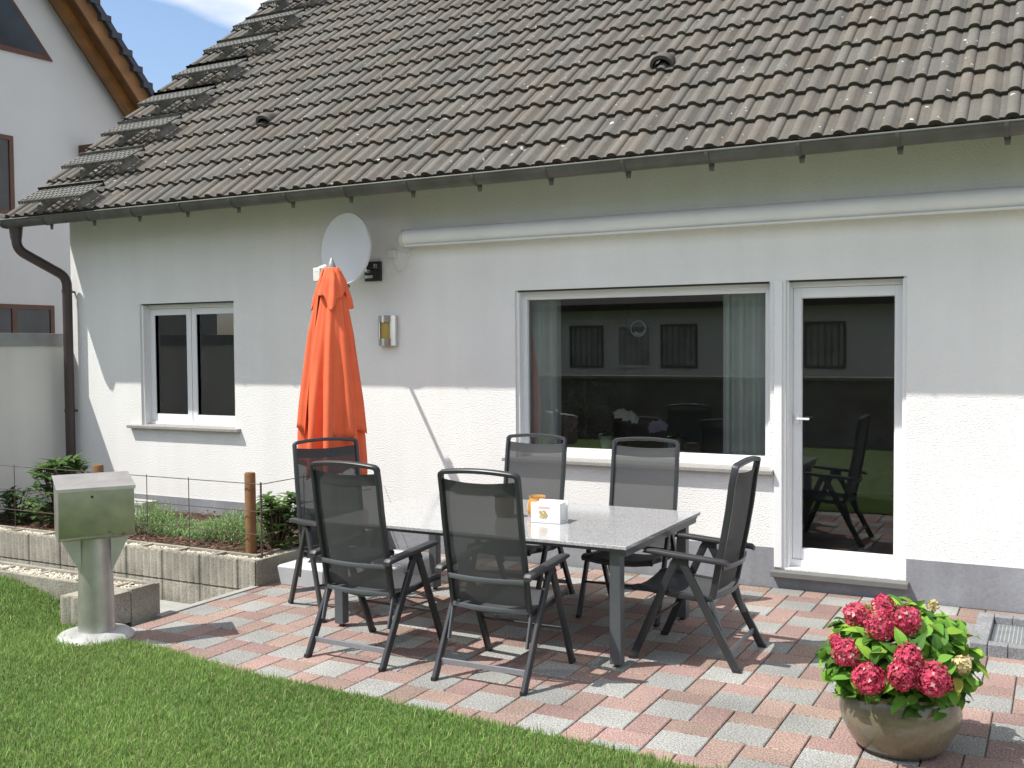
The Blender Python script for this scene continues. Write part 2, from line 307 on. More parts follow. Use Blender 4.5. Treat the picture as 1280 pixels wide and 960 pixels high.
pl = MB()
for a, b in ((-9.206, -1.83), (-.935, 3.2)): pl.box(a, b, YW-.008, YW+.02, -.28, .285)
pl.box(-1.83, -.935, YW-.008, YW+.02, -.28, .075)
hb(pl, 'plinth', plinth_m, smooth=None)
sl_ = MB(); sl_.box(-5.18, 3.2, 7.407, YW-.010, -.02, -.006); hb(sl_, 'seal', blackm, smooth=None)
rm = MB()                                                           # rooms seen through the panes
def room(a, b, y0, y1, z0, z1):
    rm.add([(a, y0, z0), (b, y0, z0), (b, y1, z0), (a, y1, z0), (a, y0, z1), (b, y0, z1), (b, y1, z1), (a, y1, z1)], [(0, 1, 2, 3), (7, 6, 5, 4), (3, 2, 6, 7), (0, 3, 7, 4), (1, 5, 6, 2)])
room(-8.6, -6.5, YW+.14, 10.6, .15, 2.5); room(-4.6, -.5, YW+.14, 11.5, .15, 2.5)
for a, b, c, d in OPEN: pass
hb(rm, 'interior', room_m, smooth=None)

# roof ---------------------------------------------------------------
PITCH = R(39.5); VU = Vector((0, math.cos(PITCH), math.sin(PITCH))); VN = Vector((0, -math.sin(PITCH), math.cos(PITCH))); P0 = Vector((0, 6.868, 3.074))
XL, XR, PER, X0R = -9.40, 3.3, .1415, -.2857
def rp(x, v, w=0): return P0+Vector((x, 0, 0))+VU*v+VN*w
roofb = MB(); roofb.box(0, 0, 0, 0, 0, 0); roofb = MB()
offs = [-.0708, -.039, -.033, -.021, 0, .021, .033, .039]; hts = [.001, 0, .013, .023, .027, .023, .013, 0]
rows = 25; Vv = []; Ff = []; Cc = []
k0 = int(math.ceil((XL-X0R)/PER)); k1 = int((XR-X0R)/PER)
for rr in range(rows):
    v0 = (rr-1)*.3265+.296 if rr else -.03; v1 = rr*.3265+.296+.03
    for k in range(k0, k1+1):
        tl = (k+1000)//2; random.seed(tl*977+rr*31); br = random.uniform(.90, 1.08); tw = random.uniform(-.0015, .002); dv = random.uniform(-.003, .003)
        tint = random.uniform(-.006, .006); col = (.117*br+tint, .107*br, .090*br-tint*.5); odd = (k+1000) % 2
        xo = X0R+k*PER; o = len(Vv); m = len(offs)+1; px = [xo+a for a in offs]+[xo+.0708]; hh = hts+[.002]
        if odd: hh = [.001, 0, .013, .023, .027, .023, .015, .008, -.007]
        for lay in range(3):
            for a, h_ in zip(px, hh):
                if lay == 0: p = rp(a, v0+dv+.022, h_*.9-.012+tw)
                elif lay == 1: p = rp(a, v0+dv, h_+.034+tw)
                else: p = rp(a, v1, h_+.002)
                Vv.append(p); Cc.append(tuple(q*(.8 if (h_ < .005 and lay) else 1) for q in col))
        for j in range(m-1): Ff += [(o+j, o+j+1, o+m+j+1, o+m+j), (o+m+j, o+m+j+1, o+2*m+j+1, o+2*m+j)]
roofb.v = [tuple(p) for p in Vv]; roofb.f = Ff; roofb.c = Cc
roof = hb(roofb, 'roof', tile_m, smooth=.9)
rb = MB(); ridge = rp(0, rows*.3265+.2)
lo = rp(0, .05, -.03); soff0 = Vector((0, 6.93, 2.99))
rb.add([(XL+.02, lo.y, lo.z), (XR, lo.y, lo.z), (XR, ridge.y, ridge.z-.04), (XL+.02, ridge.y, ridge.z-.04)], [(0, 1, 2, 3)])
by = 2*ridge.y-lo.y; rb.add([(XL, ridge.y, ridge.z), (XR, ridge.y, ridge.z), (XR, by, lo.z), (XL, by, lo.z)], [(0, 1, 2, 3)])
hb(rb, 'roof_deck', bluetile, parent=house, smooth=None)
sb = MB(); ea = (6.905, 2.985); eb = (YW-.001, 3.425)
sb.add([(XL+.03, ea[0], ea[1]), (XR, ea[0], ea[1]), (XR, eb[0], eb[1]), (XL+.03, eb[0], eb[1])], [(3, 2, 1, 0)])
sb.add([(XL+.03, ea[0], ea[1]), (XR, ea[0], ea[1]), (XR, ea[0], 3.07), (XL+.03, ea[0], 3.07)], [(0, 1, 2, 3)])
hb(sb, 'soffit', soffit_m, smooth=None)
vb = MB(); q0 = rp(XL, 0, -.02); q1 = rp(XL, 8.2, -.02)
vb.prism([(XL+.0, q0.y, q0.z), (XL, q1.y, q1.z), (XL, q1.y, q1.z-.20), (XL, q0.y, q0.z-.10)], (.025, 0, 0)); hb(vb, 'verge_board', zinc, smooth=None)
# gutter
GY, GZ, GR = 6.852, 3.045, .072
gt = MB(); ring = []
for x in (-9.44, XR): ring.append([(x, GY+GR*math.cos(a), GZ+GR*math.sin(a)) for a in np.linspace(math.pi, 2*math.pi, 13)]+[(x, GY+(GR-.004)*math.cos(a), GZ+.001+(GR-.004)*math.sin(a)) for a in np.linspace(2*math.pi, math.pi, 13)])
gt.loft(ring, True); gt.sweep([(-9.44, GY-GR, GZ+.002), (XR, GY-GR, GZ+.002)], .016, n=8)
gutter = hb(gt, 'gutter', zinc)
gb = MB(); arc = [(0, GY+(GR+.004)*math.cos(a), GZ+(GR+.004)*math.sin(a)) for a in np.linspace(math.pi, 2*math.pi, 11)]
gb.sweep(arc, .028, .005, side=(1, 0, 0), n=8, sq=3)
gb.prism([(-.022, GY+.045, GZ-.058), (.022, GY+.045, GZ-.058), (.014, GY+.045, GZ-.115), (-.014, GY+.045, GZ-.115)], (0, .008, 0))
br0 = None
for i, x in enumerate([-9.27+.6055*k-.126 for k in range(0, 21)]):
    if i == 0:
        gb.v = [(p[0], p[1], p[2]) for p in gb.v]; br0 = gb.build('gutter_bracket', zinc, gutter); o = br0
    else: o = br0.copy(); COL.objects.link(o)
    o.location = (x+4, -YW, 0)
# downpipe
dp = MB()
def bez(pts, n=24):
    """rounded polyline"""
    P = [Vector(p) for p in pts]; out = [P[0]]
    for i in range(1, len(P)-1):
        a = P[i]+(P[i-1]-P[i]).normalized()*.09; b = P[i]+(P[i+1]-P[i]).normalized()*.09
        for t in np.linspace(0, 1, 7): out.append(a*(1-t)**2+P[i]*2*t*(1-t)+b*t*t)
    return out+[P[-1]]
dp.sweep(bez([(-9.30, 6.88, 2.975), (-9.30, 6.885, 2.76), (-9.145, 7.345, 2.50), (-9.145, 7.345, -.05)]), .098, n=20)
dp.sweep([(-9.30, 6.88, 2.99), (-9.30, 6.88, 2.86)], .13, n=20, scale=[1.05, .82])
for z in (2.34, 1.1): dp.sweep([(-9.145, 7.345, z), (-9.145, 7.345, z+.03)], .108, n=20); dp.box(-9.155, -9.135, 7.37, YW, z, z+.02)
hb(dp, 'downpipe', brownpipe)
# roof vents + step grates
vt = MB(); n_ = 12
for (vx, vv) in ((-6.90, 1.32), (-2.84, 1.36)):
    vt = MB(); rg = []
    for q, (dv, rr, hz) in enumerate(((-.02, .095, .03), (.04, .09, .035), (.16, .06, .0), (.26, .02, -.02))):
        rg.append([tuple(rp(vx+rr*math.cos(a), vv+dv, hz+rr*.95*math.sin(a)+.01)) for a in np.linspace(0, math.pi, n_)])
    vt.loft(rg, closed=False); rg2 = [[tuple(rp(vx+.080*math.cos(a), vv+dv, .022+.078*math.sin(a))) for a in np.linspace(0, math.pi, n_)] for dv in (-.021, .1)]
    vt.loft(rg2, closed=False); vt.loft([rg[0], rg2[0]], closed=False)
    hb(vt, 'roof_vent', tile_m if False else mat('vent_dark_clay', (.085, .075, .065), .85, nz=(9, .2)), parent=roof)
gm = mat('galvanised_step', (.15, .15, .14), .6, .3, nz=(18, .3), bump=(60, .4, .004))
def grate():
    b = MB(); wx, dy = .90, .27
    for i in range(16): b.box(i*wx/15-.010, i*wx/15+.010, -dy, 0, -.008, .006)                 # slats
    for j in range(5): y = -dy+j*dy/4; b.box(0, wx, y-.012, y+.012, -.007, .004)
    b.box(-.01, wx+.01, -dy-.006, -dy, -.010, .008)
    for i in range(24): b.box(i*wx/23-.012, i*wx/23+.012, -dy-.007, -dy+.0, -.030, -.0101); b.box(-.01, wx+.01, 0, .012, -.03, .034)
    return b
def arch():
    b = MB(); rg = []
    for y, s_ in ((-.22, .7), (-.12, 1.0), (.02, .9)): rg.append([(s_*.055*math.cos(a), y, -.155+s_*.11*math.sin(a)) for a in np.linspace(0, math.pi, 10)])
    b.loft(rg, closed=False); b.add(rg[0], [tuple(range(10))]); b.box(-.02, .02, -.17, -.01, -.06, -.012); return b
G0 = A0 = None
for k in range(8):
    p = rp(-9.02, .225+.653*k, .150)
    if G0 is None:
        G0 = grate().build('step_grate', gm, roof, smooth=None); A0 = [arch().build('grate_support', mat('support_metal', (.20, .19, .165), .6, .3, nz=(18, .3)), G0), None]; A0[1] = A0[0].copy(); COL.objects.link(A0[1]); A0[1].parent = G0
        A0[0].location = (.17, 0, 0); A0[1].location = (.73, 0, 0); gr = G0
    else:
        gr = G0.copy(); COL.objects.link(gr); gr.parent = roof
        for a in A0: c = a.copy(); COL.objects.link(c); c.parent = gr
    gr.location = (p.x+4, p.y-YW, p.z); gr.rotation_euler = (R(30), 0, 0)
for o_ in OPEN:
    p = MB(); p.box(o_[0]+.02, o_[1]-.02, YW+.012, YW+.05, o_[3]-.013, o_[3]-.001); hb(p, 'shutter_slot_shade', blackm, smooth=None)  # black strip stands in for the shadow gap at the shutter slot
# windows -------------------------------------------------------------
FY = YW+.10
def frame_ring(b, x0, x1, z0, z1, t, y0, y1, tb=None, tt=None):
    tb = tb or t; tt = tt or t
    b.box(x0, x0+t, y0, y1, z0, z1); b.box(x1-t, x1, y0, y1, z0, z1); b.box(x0+t, x1-t, y0, y1, z0, z0+tb); b.box(x0+t, x1-t, y0, y1, z1-tt, z1)
def window(name, o, sashes, sillx, sb_):
    x0, x1, z0, z1 = o
    f = MB(); frame_ring(f, x0, x1, z0, z1, .035, FY-.015, FY+.07, tb=.04, tt=.05); f.box(x0, x0+.03, YW+.02, FY-.017, z0, z1); 
    w_ = hb(f, name, trimwhite, smooth=None, bevel=.003)
    for a, b, c, d in sashes:
        s_ = MB(); frame_ring(s_, a, b, c, d, .062, FY, FY+.06, tb=.07); frame_ring(s_, a+.05, b-.05, c+.058, d-.05, .012, FY+.008, FY+.05); hb(s_, 'sash', trimwhite, parent=w_, smooth=None, bevel=.003)
        p = MB(); p.add([(a+.06, FY+.03, c+.066), (b-.06, FY+.03, c+.066), (b-.06, FY+.03, d-.06), (a+.06, FY+.03, d-.06)], [(0, 1, 2, 3)]); hb(p, 'pane', glass, parent=w_, smooth=None)
    if sillx:
        s_ = MB(); s_.prism([(sillx[0], YW-.055, sb_-.03), (sillx[0], YW-.055, sb_-.002), (sillx[0], FY, sb_+.012), (sillx[0], FY, sb_-.03)], (sillx[1]-sillx[0], 0, 0)); hb(s_, 'sill', sill_m, parent=w_, smooth=None, bevel=.003)
    return w_
o = OPEN[0]; xm = -7.60; window('window', o, [(o[0]+.037, xm-.004, o[2]+.042, o[3]-.052), (xm+.004, o[1]-.037, o[2]+.042, o[3]-.052)], (-8.36, -6.885), .985)
wd0 = window('window', OPEN[1], [], (-4.04, -1.835), .845)
o = OPEN[1]; s_ = MB(); frame_ring(s_, o[0]+.03, o[1]-.03, o[2]+.03, o[3]-.045, .03, FY, FY+.06, tb=.055, tt=.03); hb(s_, 'sash', trimwhite, parent=wd0, smooth=None, bevel=.003)
p = MB(); p.add([(o[0]+.05, FY+.03, o[2]+.08), (o[1]-.05, FY+.03, o[2]+.08), (o[1]-.05, FY+.03, o[3]-.06), (o[0]+.05, FY+.03, o[3]-.06)], [(0, 1, 2, 3)]); hb(p, 'pane', glass, parent=wd0, smooth=None)
o = OPEN[2]; dr = MB(); frame_ring(dr, o[0], o[1], o[2], o[3], .03, FY-.015, FY+.07, tb=.05, tt=.05); dr.box(o[1]-.028, o[1], YW+.015, FY-.017, o[2], o[3]); dr.box(o[0], o[0]+.02, YW+.02, FY-.017, o[2], o[3])
door = hb(dr, 'door', trimwhite, smooth=None, bevel=.003); door['label'] = 'white framed glazed patio door with a lever lock'
s_ = MB(); frame_ring(s_, o[0]+.032, o[1]-.032, o[2]+.052, o[3]-.052, .055, FY-.004, FY+.06, tb=.075, tt=.07); frame_ring(s_, o[0]+.08, o[1]-.08, o[2]+.12, o[3]-.115, .012, FY+.01, FY+.05); hb(s_, 'door_leaf', trimwhite, parent=door, smooth=None, bevel=.003)
p = MB(); p.add([(o[0]+.085, FY+.03, o[2]+.125), (o[1]-.085, FY+.03, o[2]+.125), (o[1]-.085, FY+.03, o[3]-.12), (o[0]+.085, FY+.03, o[3]-.12)], [(0, 1, 2, 3)]); hb(p, 'pane', glass, parent=door, smooth=None)
p = MB(); p.box(-1.705, -1.675, FY-.03, FY-.004, 1.18, 1.245); p.box(-1.69, -1.60, FY-.045, FY-.032, 1.207, 1.222); hb(p, 'handle', trimwhite, parent=door, smooth=None, bevel=.003)
p = MB(); p.prism([(-1.845, YW-.07, .085), (-1.845, YW-.07, .125), (-1.845, FY, .143), (-1.845, FY, .085)], (.93, 0, 0)); hb(p, 'threshold', mat('threshold_stone', (.14, .14, .135), .7, nz=(8, .1), fine=(200, .15)), parent=door, smooth=None, bevel=.004)
p = MB(); p.box(-1.832, -1.776, YW-.018, YW-.002, .145, 2.20); hb(p, 'shutter_guide', trimwhite, parent=door, smooth=None, bevel=.004)

# ------------------------------------------------------------------ things on the wall
b = MB(); prof = [(0, .01)]+[(.068+.072*math.cos(a_), -.028+.070*math.sin(a_)) for a_ in np.linspace(2.2, -2.2, 17)]+[(0, -.07)]
aw = thing('awning', 'long white retracted awning cassette above the big window and door', 'awning', (-4.93, YW, 2.70))
b.loft([[(x, -.012-d, z) for d, z in prof] for x in (0.0, 7.9)]); b.build('cassette', awnm, aw)
b = MB(); b.box(.02, 7.88, -.140, -.09, -.105, -.092); b.build('front_rail', awnm, aw, smooth=None, bevel=.003)
b = MB(); b.loft([[(x, -.010-d*1.04, z*1.05) for d, z in prof] for x in (-.03, -.002)]); b.build('end_cap', offwhite, aw)
b = MB(); b.box(-.22, -.145, -.05, 0, -.185, -.115); b.build('switch_box', offwhite, aw, smooth=None, bevel=.006)
b = MB(); cp = [(-.18, -.03, -.185)]+[(-.18+.19*t, -.03, -.185-.14*math.sin(math.pi*min(1, t*1.05))**.8-.0+.10*t*t) for t in np.linspace(.1, 1, 14)]; b.sweep(cp, .008, n=6); b.build('cable', offwhite, aw)

di = thing('satellite_dish', 'round pale grey satellite dish on the wall behind the orange parasol', 'satellite dish', (-5.30, YW, 2.45))
b = MB(); dn = Vector((-.10, -1, .07)).normalized(); du = Vector((0, 0, 1)); dr_ = du.cross(dn).normalized()*-1; du = dn.cross(dr_)*-1; dc = Vector((-5.375, 7.10, 2.585)); ringsA = []; ringsB = []
for i in range(9):
    k = i/8; dep = .055*(1-k*k)
    ringsA.append([dc-dn*dep+dr_*(.268*k*math.cos(a)+1e-4)+du*(.295*k*math.sin(a)) for a in np.linspace(0, 2*math.pi, 40, endpoint=False)])
ringsB = [[p-dn*.012 for p in r] for r in ringsA]; rim = [[p+dn*.004+(p-dc).normalized()*.006 for p in ringsA[-1]], [p-dn*.02+(p-dc).normalized()*.006 for p in ringsA[-1]]]
off = Vector((-5.30, YW, 2.45)); allr = ringsA+rim+ringsB[::-1]; b.loft([[tuple(p-off) for p in r] for r in allr], caps=False); b.build('reflector', dishm, di)
b = MB(); a0 = Vector((-5.37, 7.13, 2.27))-off; lnb = Vector((-5.335, 6.72, 2.375))-off; b.sweep([tuple(a0), (lnb.x, lnb.y, lnb.z-.06)], .03, .024, n=8, sq=3); b.build('arm', zinc, di)
b = MB(); b.sweep([tuple(lnb+Vector((0, -.05, -.03))), tuple(lnb+Vector((0, .0, 0))), tuple(lnb+Vector((-.01, .07, .03)))], .075, n=14, scale=[.8, 1, .75]); b.box(lnb.x-.035, lnb.x+.035, lnb.y-.06, lnb.y-.01, lnb.z-.09, lnb.z+.02); b.build('feed_horn', offwhite, di, bevel=.006)
b = MB(); b.box(-.105, .065, -.03, -.002, -.125, .045); b.build('wall_plate', blackm, di, smooth=None, bevel=.004)
b = MB(); b.sweep([(-.02, -.03, -.04), (-.02, -.13, -.04), (-.07, -.26, .09)], .04, n=10); b.box(-.08, .0, -.055, -.032, -.10, -.075); b.box(.015, .045, -.06, -.032, -.02, .02); b.build('mast', chrome, di)

la = thing('wall_lamp', 'small half round steel wall lamp with amber glass beside the parasol', 'lamp', (-5.17, YW, 1.893))
def halfcyl(b, r, hz0, hz1, n=16, ky=.75):
    rg = [[(r*math.cos(a), -r*ky*math.sin(a)-.012, z) for a in np.linspace(0, math.pi, n)] for z in (hz0, hz1)]; b.loft(rg, closed=True)
b = MB(); halfcyl(b, .096, .07, .13); halfcyl(b, .096, -.13, -.07)
for sgn in (-1, 1):
    rg = [[(sgn*.096*math.cos(a), -.096*.75*math.sin(a)-.012, z) for a in np.linspace(0, .95, 6)]+[(sgn*.09*math.cos(a), -.09*.75*math.sin(a)-.012, z) for a in np.linspace(.95, 0, 6)] for z in (-.07, .07)]; b.loft(rg)
b.build('housing', chrome, la)
b = MB(); halfcyl(b, .078, -.07, .07); b.build('diffuser', mat('amber_glass', (.42, .30, .07), .3, nz=(9, .1)), la)
b = MB(); b.box(-.085, .085, -.012, 0, -.125, .125); b.build('back_plate', chrome, la, smooth=None)

# ------------------------------------------------------------------ inside the panes
def curtain(x0, x1, y, label, folds):
    b = MB(); n = int(folds*16); top = [(x0+(x1-x0)*i/n, y+.028*math.sin(i/16*2*math.pi)+.012*math.sin(i*.31), 2.42) for i in range(n+1)]
    rg = [[(p[0], p[1]+.004*math.sin(z*7+p[0]*9), z) for p in top] for z in (2.42, 1.6, .9, .2)]; b.loft(rg, closed=False)
    return tag(b.build('curtain', curt_m), label, 'curtain', 'pale curtains inside the big window')
curtain(-4.10, -3.64, 7.675, 'pale blue curtain at the left end of the big window', 4); curtain(-2.28, -1.82, 7.675, 'pale blue curtain at the right end of the big window', 4.5)
b = MB(); b.box(-4.1, -1.8, YW+.16, YW+.42, .86, .912); b.build('inner_sill', trimwhite, house, smooth=None); bpy.data.objects['inner_sill'].location = (4, -YW, 0); 
def leafshape(b, base, d, nrm, L_, W_, c, fold=.25, curl=.2, n=5, tipdroop=0):
    d = Vector(d).normalized(); nrm = Vector(nrm); nrm = (nrm-d*nrm.dot(d)).normalized(); s_ = d.cross(nrm); base = Vector(base); v = []; f = []
    for i in range(n+1):
        t = i/n; wv = W_*math.sin(math.pi*min(1, t**.75*.97+.02))*.5+ .0004; mid = base+d*(L_*t)+nrm*(-curl*L_*t*t)
        v += [mid-s_*wv+nrm*(fold*wv), mid, mid+s_*wv+nrm*(fold*wv)]
    for i in range(n):
        a = i*3; f += [(a, a+1, a+4, a+3), (a+1, a+2, a+5, a+4)]
    b.add(v, f, c)
def orchid(x, y, z, fh, lean, label, pc):
    t = thing('orchid', label, 'potted plant', (x, y, z), 0, None)
    b = MB(); b.lathe([(.04, 0), (.062, .11), (.066, .115), (.058, .115), (.055, .10)], n=20); b.build('pot', mat('pale_green_ceramic', (.55, .68, .60), .3, nz=(9, .04)), t)
    b = MB()
    for i in range(6):
        a = i*1.1+.3; d = Vector((math.cos(a), math.sin(a)*.6, .5)); leafshape(b, (0, 0, .10), d, (0, 0, 1), .13, .045, (.05, .12+.03*random.random(), .03), curl=.5)
    for i in range(6):
        a = random.uniform(0, 6.28); pts = [(0, 0, .1)]+[(math.cos(a)*.07*q, math.sin(a)*.05*q, .1+.03*math.sin(q*2.2)-.02*q*q*.7) for q in np.linspace(.3, 1.8, 7)]; b.sweep(pts, .005, n=5, c=(.3, .33, .22))
    b.build('foliage', leaf, t)
    b = MB(); pts = [(0, 0, .1), (lean*.2, 0, .1+fh*.5), (lean*.55, -.01, .1+fh*.9), (lean*.9, -.01, .1+fh)]; b.sweep(pts, .005, n=6); b.build('stem', stem_m, t)
    b = MB()
    for i in range(7):
        c0 = Vector((lean*(.55+.12*i), -.02-.01*(i % 2), .1+fh*(.95-.03*i)+.012*(i % 3)))
        for j in range(5):
            a = j*2*math.pi/5+.3; leafshape(b, c0, (math.cos(a), -.25, math.sin(a)), (0, -1, 0), .044, .042, pc, n=3, curl=-.1)
    b.build('blossom', petal, t)
random.seed(5)
orchid(-3.23, 7.655, .915, .20, .20, 'white flowering orchid in a pale green pot on the inner window sill', (.85, .85, .80)); orchid(-2.665, 7.655, .915, .11, -.13, 'lilac flowering orchid in a pale green pot nearer the patio door', (.62, .55, .72))
b = MB(); t = thing('house_plant', 'leafy green plant standing indoors behind the left curtain', 'potted plant', (-3.6, 8.05, .15))
b.lathe([(.12, 0), (.16, .3), (.15, .3)], n=20); b.build('pot', offwhite, t); b = MB()
for i in range(90):
    a = random.uniform(0, 6.28); rr = random.uniform(.02, .22); leafshape(b, (math.cos(a)*rr, math.sin(a)*rr, random.uniform(.7, 1.3)), (math.cos(a), math.sin(a), random.uniform(-.2, .6)), (0, 0, 1), .13, .05, (.09+.05*random.random(), .17, .04), curl=.4)
b.build('foliage', leaf, t); b = MB(); b.sweep([(0, 0, .28), (.02, 0, .8), (0, .02, 1.3)], .02, n=6); b.build('stem', twig_m, t)
t = thing('window_ornament', 'small round glass moon ornament hanging inside the big window', 'ornament', (-2.96, 7.66, 1.88))
b = MB(); b.loft([[(r*math.cos(a), d, r*math.sin(a)) for a in np.linspace(0, 2*math.pi, 28, endpoint=False)] for r, d in ((.058, 0), (.066, 0), (.066, .006), (.058, .006), (.058, 0))], caps=False); b.build('ring', mat('pale_blue_glass', (.35, .5, .52), .3, nz=(20, .2)), t)
b = MB(); arc1 = [(.055*math.cos(a), .003, .055*math.sin(a)) for a in np.linspace(-2.4, .9, 16)]; arc2 = [(.012+.045*math.cos(a), .003, .012+.045*math.sin(a)) for a in np.linspace(.9, -2.4, 16)]; b.prism(arc1+arc2, (0, .004, 0)); b.build('moon', MATS['pale_blue_glass'], t)
b = MB(); b.sweep([(0, .003, .066), (0, .003, .26)], .002, n=5); b.build('string', blackm, t)

# ------------------------------------------------------------------ garden wall and neighbours
gw = thing('garden_wall', 'plain pale garden wall with grey metal coping at the house corner', 'wall', (-9.4, 6.0, 0))
bx('wall', gdwall, gw, -.10, .10, -2.6, YW-6-.02, -.3, 1.79); bx('coping', coping_m, gw, -.125, .125, -2.62, YW-6-.02, 1.792, 1.92, bevel=.004)
nh = thing('neighbour_house', 'neighbouring white gable house with brown timber verge and dark tiles', 'house', (-14, 8, 0))
NR = 7.6; sl = 1.055; za = lambda y: 5.635+(12.485-y)*sl; zr = za(NR); ye = 14.6; zf = lambda y: za(y) if y > NR else zr-(NR-y)*sl
yl = 2*NR-ye
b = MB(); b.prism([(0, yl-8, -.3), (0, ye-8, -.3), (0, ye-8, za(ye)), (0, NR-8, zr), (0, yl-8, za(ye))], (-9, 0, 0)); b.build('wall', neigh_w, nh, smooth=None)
def rakeband(b, x0, x1, dn0, dn1, y_end):
    cs, sn = math.cos(math.atan(sl)), math.sin(math.atan(sl))
    for sgn in (1, -1):
        pts = []
        for yy, dd in ((NR, dn0), (y_end, dn0), (y_end, dn1), (NR, dn1)):
            z = za(yy)+dd/cs; y2 = NR+sgn*(yy-NR); pts.append((x0, y2-8, z))
        b.prism(pts, (x1-x0, 0, 0))
b = MB(); rakeband(b, -9.4, .56, .002, .10, ye+.6); rf = b.build('roof', brownwood, nh, smooth=None)
b = MB(); rakeband(b, -9.45, .68, .17, .26, ye+.7)
cs = 1/math.sqrt(1+sl*sl)
for i in range(38):
    yy = NR+.15+i*.205; b.box(.30, .69, yy-8, yy+.19-8, za(yy)+.245/cs-.20, za(yy)+.245/cs-.10)
b.build('roof_tiles', bluetile, rf, smooth=None)
b = MB(); rakeband(b, .565, .60, -.06, .17, ye+.6); rakeband(b, .18, .34, -.13, .0, ye+.5); b.build('verge_board', mat('verge_timber', (.19, .085, .022), .5, nz=(4, .3)), rf, smooth=None)
def nwin(y0, y1, z0, z1, mull=()):
    f = MB(); frame_ring2 = [(y0, y0+.07, z0, z1), (y1-.07, y1, z0, z1), (y0+.07, y1-.07, z0, z0+.07), (y0+.07, y1-.07, z1-.07, z1)]+[(m-.04, m+.04, z0+.07, z1-.07) for m in mull]
    for a, b_, c, d in frame_ring2: f.box(.004, .03, a-8, b_-8, c, d)
    w_ = f.build('window', darkwood, nh, smooth=None); p = MB(); p.box(.003, .012, y0+.06-8, y1-.06-8, z0+.06, z1-.06); p.build('pane', mat('neighbour_pane', (.03, .035, .04), .2, nz=(2, .3)), w_, smooth=None)
    s_ = MB(); s_.box(.0035, .05, y0-.05-8, y1+.05-8, z0-.05, z0-.003); s_.build('sill', coping_m, w_, smooth=None)
nwin(9.1, 10.33, 3.78, 4.96, (9.7,)); nwin(8.8, 10.98, 1.5, 2.44, (10.28,)); 
f = MB(); yb, zb = 11.06, 6.24; A = [(.0, yb-8, zb), (.0, 9.1-8, zb-.06), (.0, 9.1-8, zb+(yb-9.1)*1.12)]
f.prism([(.003, p[1], p[2]) for p in A], (.03, 0, 0)); w_ = f.build('gable_window', darkwood, nh, smooth=None)
s_ = MB(); cen = Vector((0, sum(p[1] for p in A)/3, sum(p[2] for p in A)/3)); s_.prism([(.034, cen.y+(p[1]-cen.y)*.90, cen.z+(p[2]-cen.z)*.90) for p in A], (.004, 0, 0)); s_.build('pane', MATS['neighbour_pane'], w_, smooth=None)
f = MB(); f.box(.0, .35, 3.52, 3.68, 4.82, 5.02); f.build('beam_end', darkwood, nh, smooth=None)
# house across the garden (it shows in the window panes)
oh = thing('opposite_house', 'low white house with barred windows reflected in the big window', 'house', (-6, -11, 0))
bx('wall', mat('opposite_plaster', (.80, .80, .80), .9, nz=(1, .04)), oh, -13, 12, -8, 0, -.3, 2.75)
b = MB(); b.prism([(-13.5, .5, 2.7), (-13.5, .5, 2.85), (-13.5, -4, 6.2), (-13.5, -8.5, 2.85), (-13.5, -8.5, 2.7)], (26, 0, 0)); b.build('roof', mat('opposite_roof', (.06, .05, .045), .8, nz=(2, .2)), oh, smooth=None)
for wx in (-5.6, -4.2, -2.95, .8):
    f = MB(); frame_ring(f, wx-.5, wx+.5, 1.15, 2.3, .06, .003, .04); 
    for k in range(1, 6): f.box(wx-.5+k/6-.008, wx-.5+k/6+.008, .04, .055, 1.2, 2.25)
    w_ = f.build('window', trimwhite if wx == -4.2 else mat('dark_bars', (.16, .16, .16), .6), oh, smooth=None); p = MB(); p.box(wx-.46, wx+.46, .002, .02, 1.19, 2.26); p.build('pane', mat('pale_grey_pane', (.42, .42, .42), .4, nz=(2, .3)), w_, smooth=None)  # panes are plain light grey for low contrast with the wall
sw = thing('stone_wall', 'dark stone garden wall reflected low in the window panes', 'wall', (-6, -3.1, 0))
bx('wall', mat('dark_stone', (.20, .19, .18), .9, nz=(3, .4), bump=(12, .6, .03)), sw, -13, 12, -.15, .15, -.3, 1.12); bx('coping', concgrey, sw, -13.02, 12.02, -.19, .19, 1.122, 1.18)

# ------------------------------------------------------------------ planters
def ribbed(b, p0, p1, z0, z1, per=.0785, amp=.0075, thick=.05, joint=.39):
    p0 = Vector(p0); p1 = Vector(p1); d = (p1-p0); Ln = d.length; d.normalize(); n = Vector((d.y, -d.x, 0)); pts = []
    k = int(Ln/per*8)
    for i in range(k+1):
        s_ = i*per/8; ph = (s_ % joint); dep = amp*abs(math.sin(math.pi*s_/per))**.6
        if min(ph, joint-ph) < .005: dep = -.004
        pts.append((s_, dep))
    rg = [[tuple(p0+d*s_+n*(dd*kk)+Vector((0, 0, z))) for s_, dd in pts] for z, kk in ((z0, 1), (z1-.012, 1), (z1, .0))]
    b.loft(rg, closed=False)
def pebbles(b, n, fn, zz, r0=.006, r1=.016, cols=None):
    for i in range(n):
        x, y = fn(); r = random.uniform(r0, r1); z = zz+random.uniform(-.3, .6)*r; c = random.choice(cols); k = random.uniform(.8, 1.15); a = random.uniform(0, 3); c = tuple(q*k for q in c)
        ca, sa = math.cos(a), math.sin(a); e = random.uniform(.6, 1)
        pr = [(1, 0, 0), (.3, .9, .2), (-.8, .5, 0), (-.7, -.6, .1), (.4, -.9, 0), (0, 0, .75), (.0, .0, -.6)]
        v = [(x+r*(p[0]*ca-p[1]*sa*e), y+r*(p[0]*sa+p[1]*ca*e), z+r*p[2]*.8) for p in pr]
        b.add(v, [(0, 1, 5), (1, 2, 5), (2, 3, 5), (3, 4, 5), (4, 0, 5), (1, 0, 6), (2, 1, 6), (3, 2, 6), (4, 3, 6), (0, 4, 6)], c)
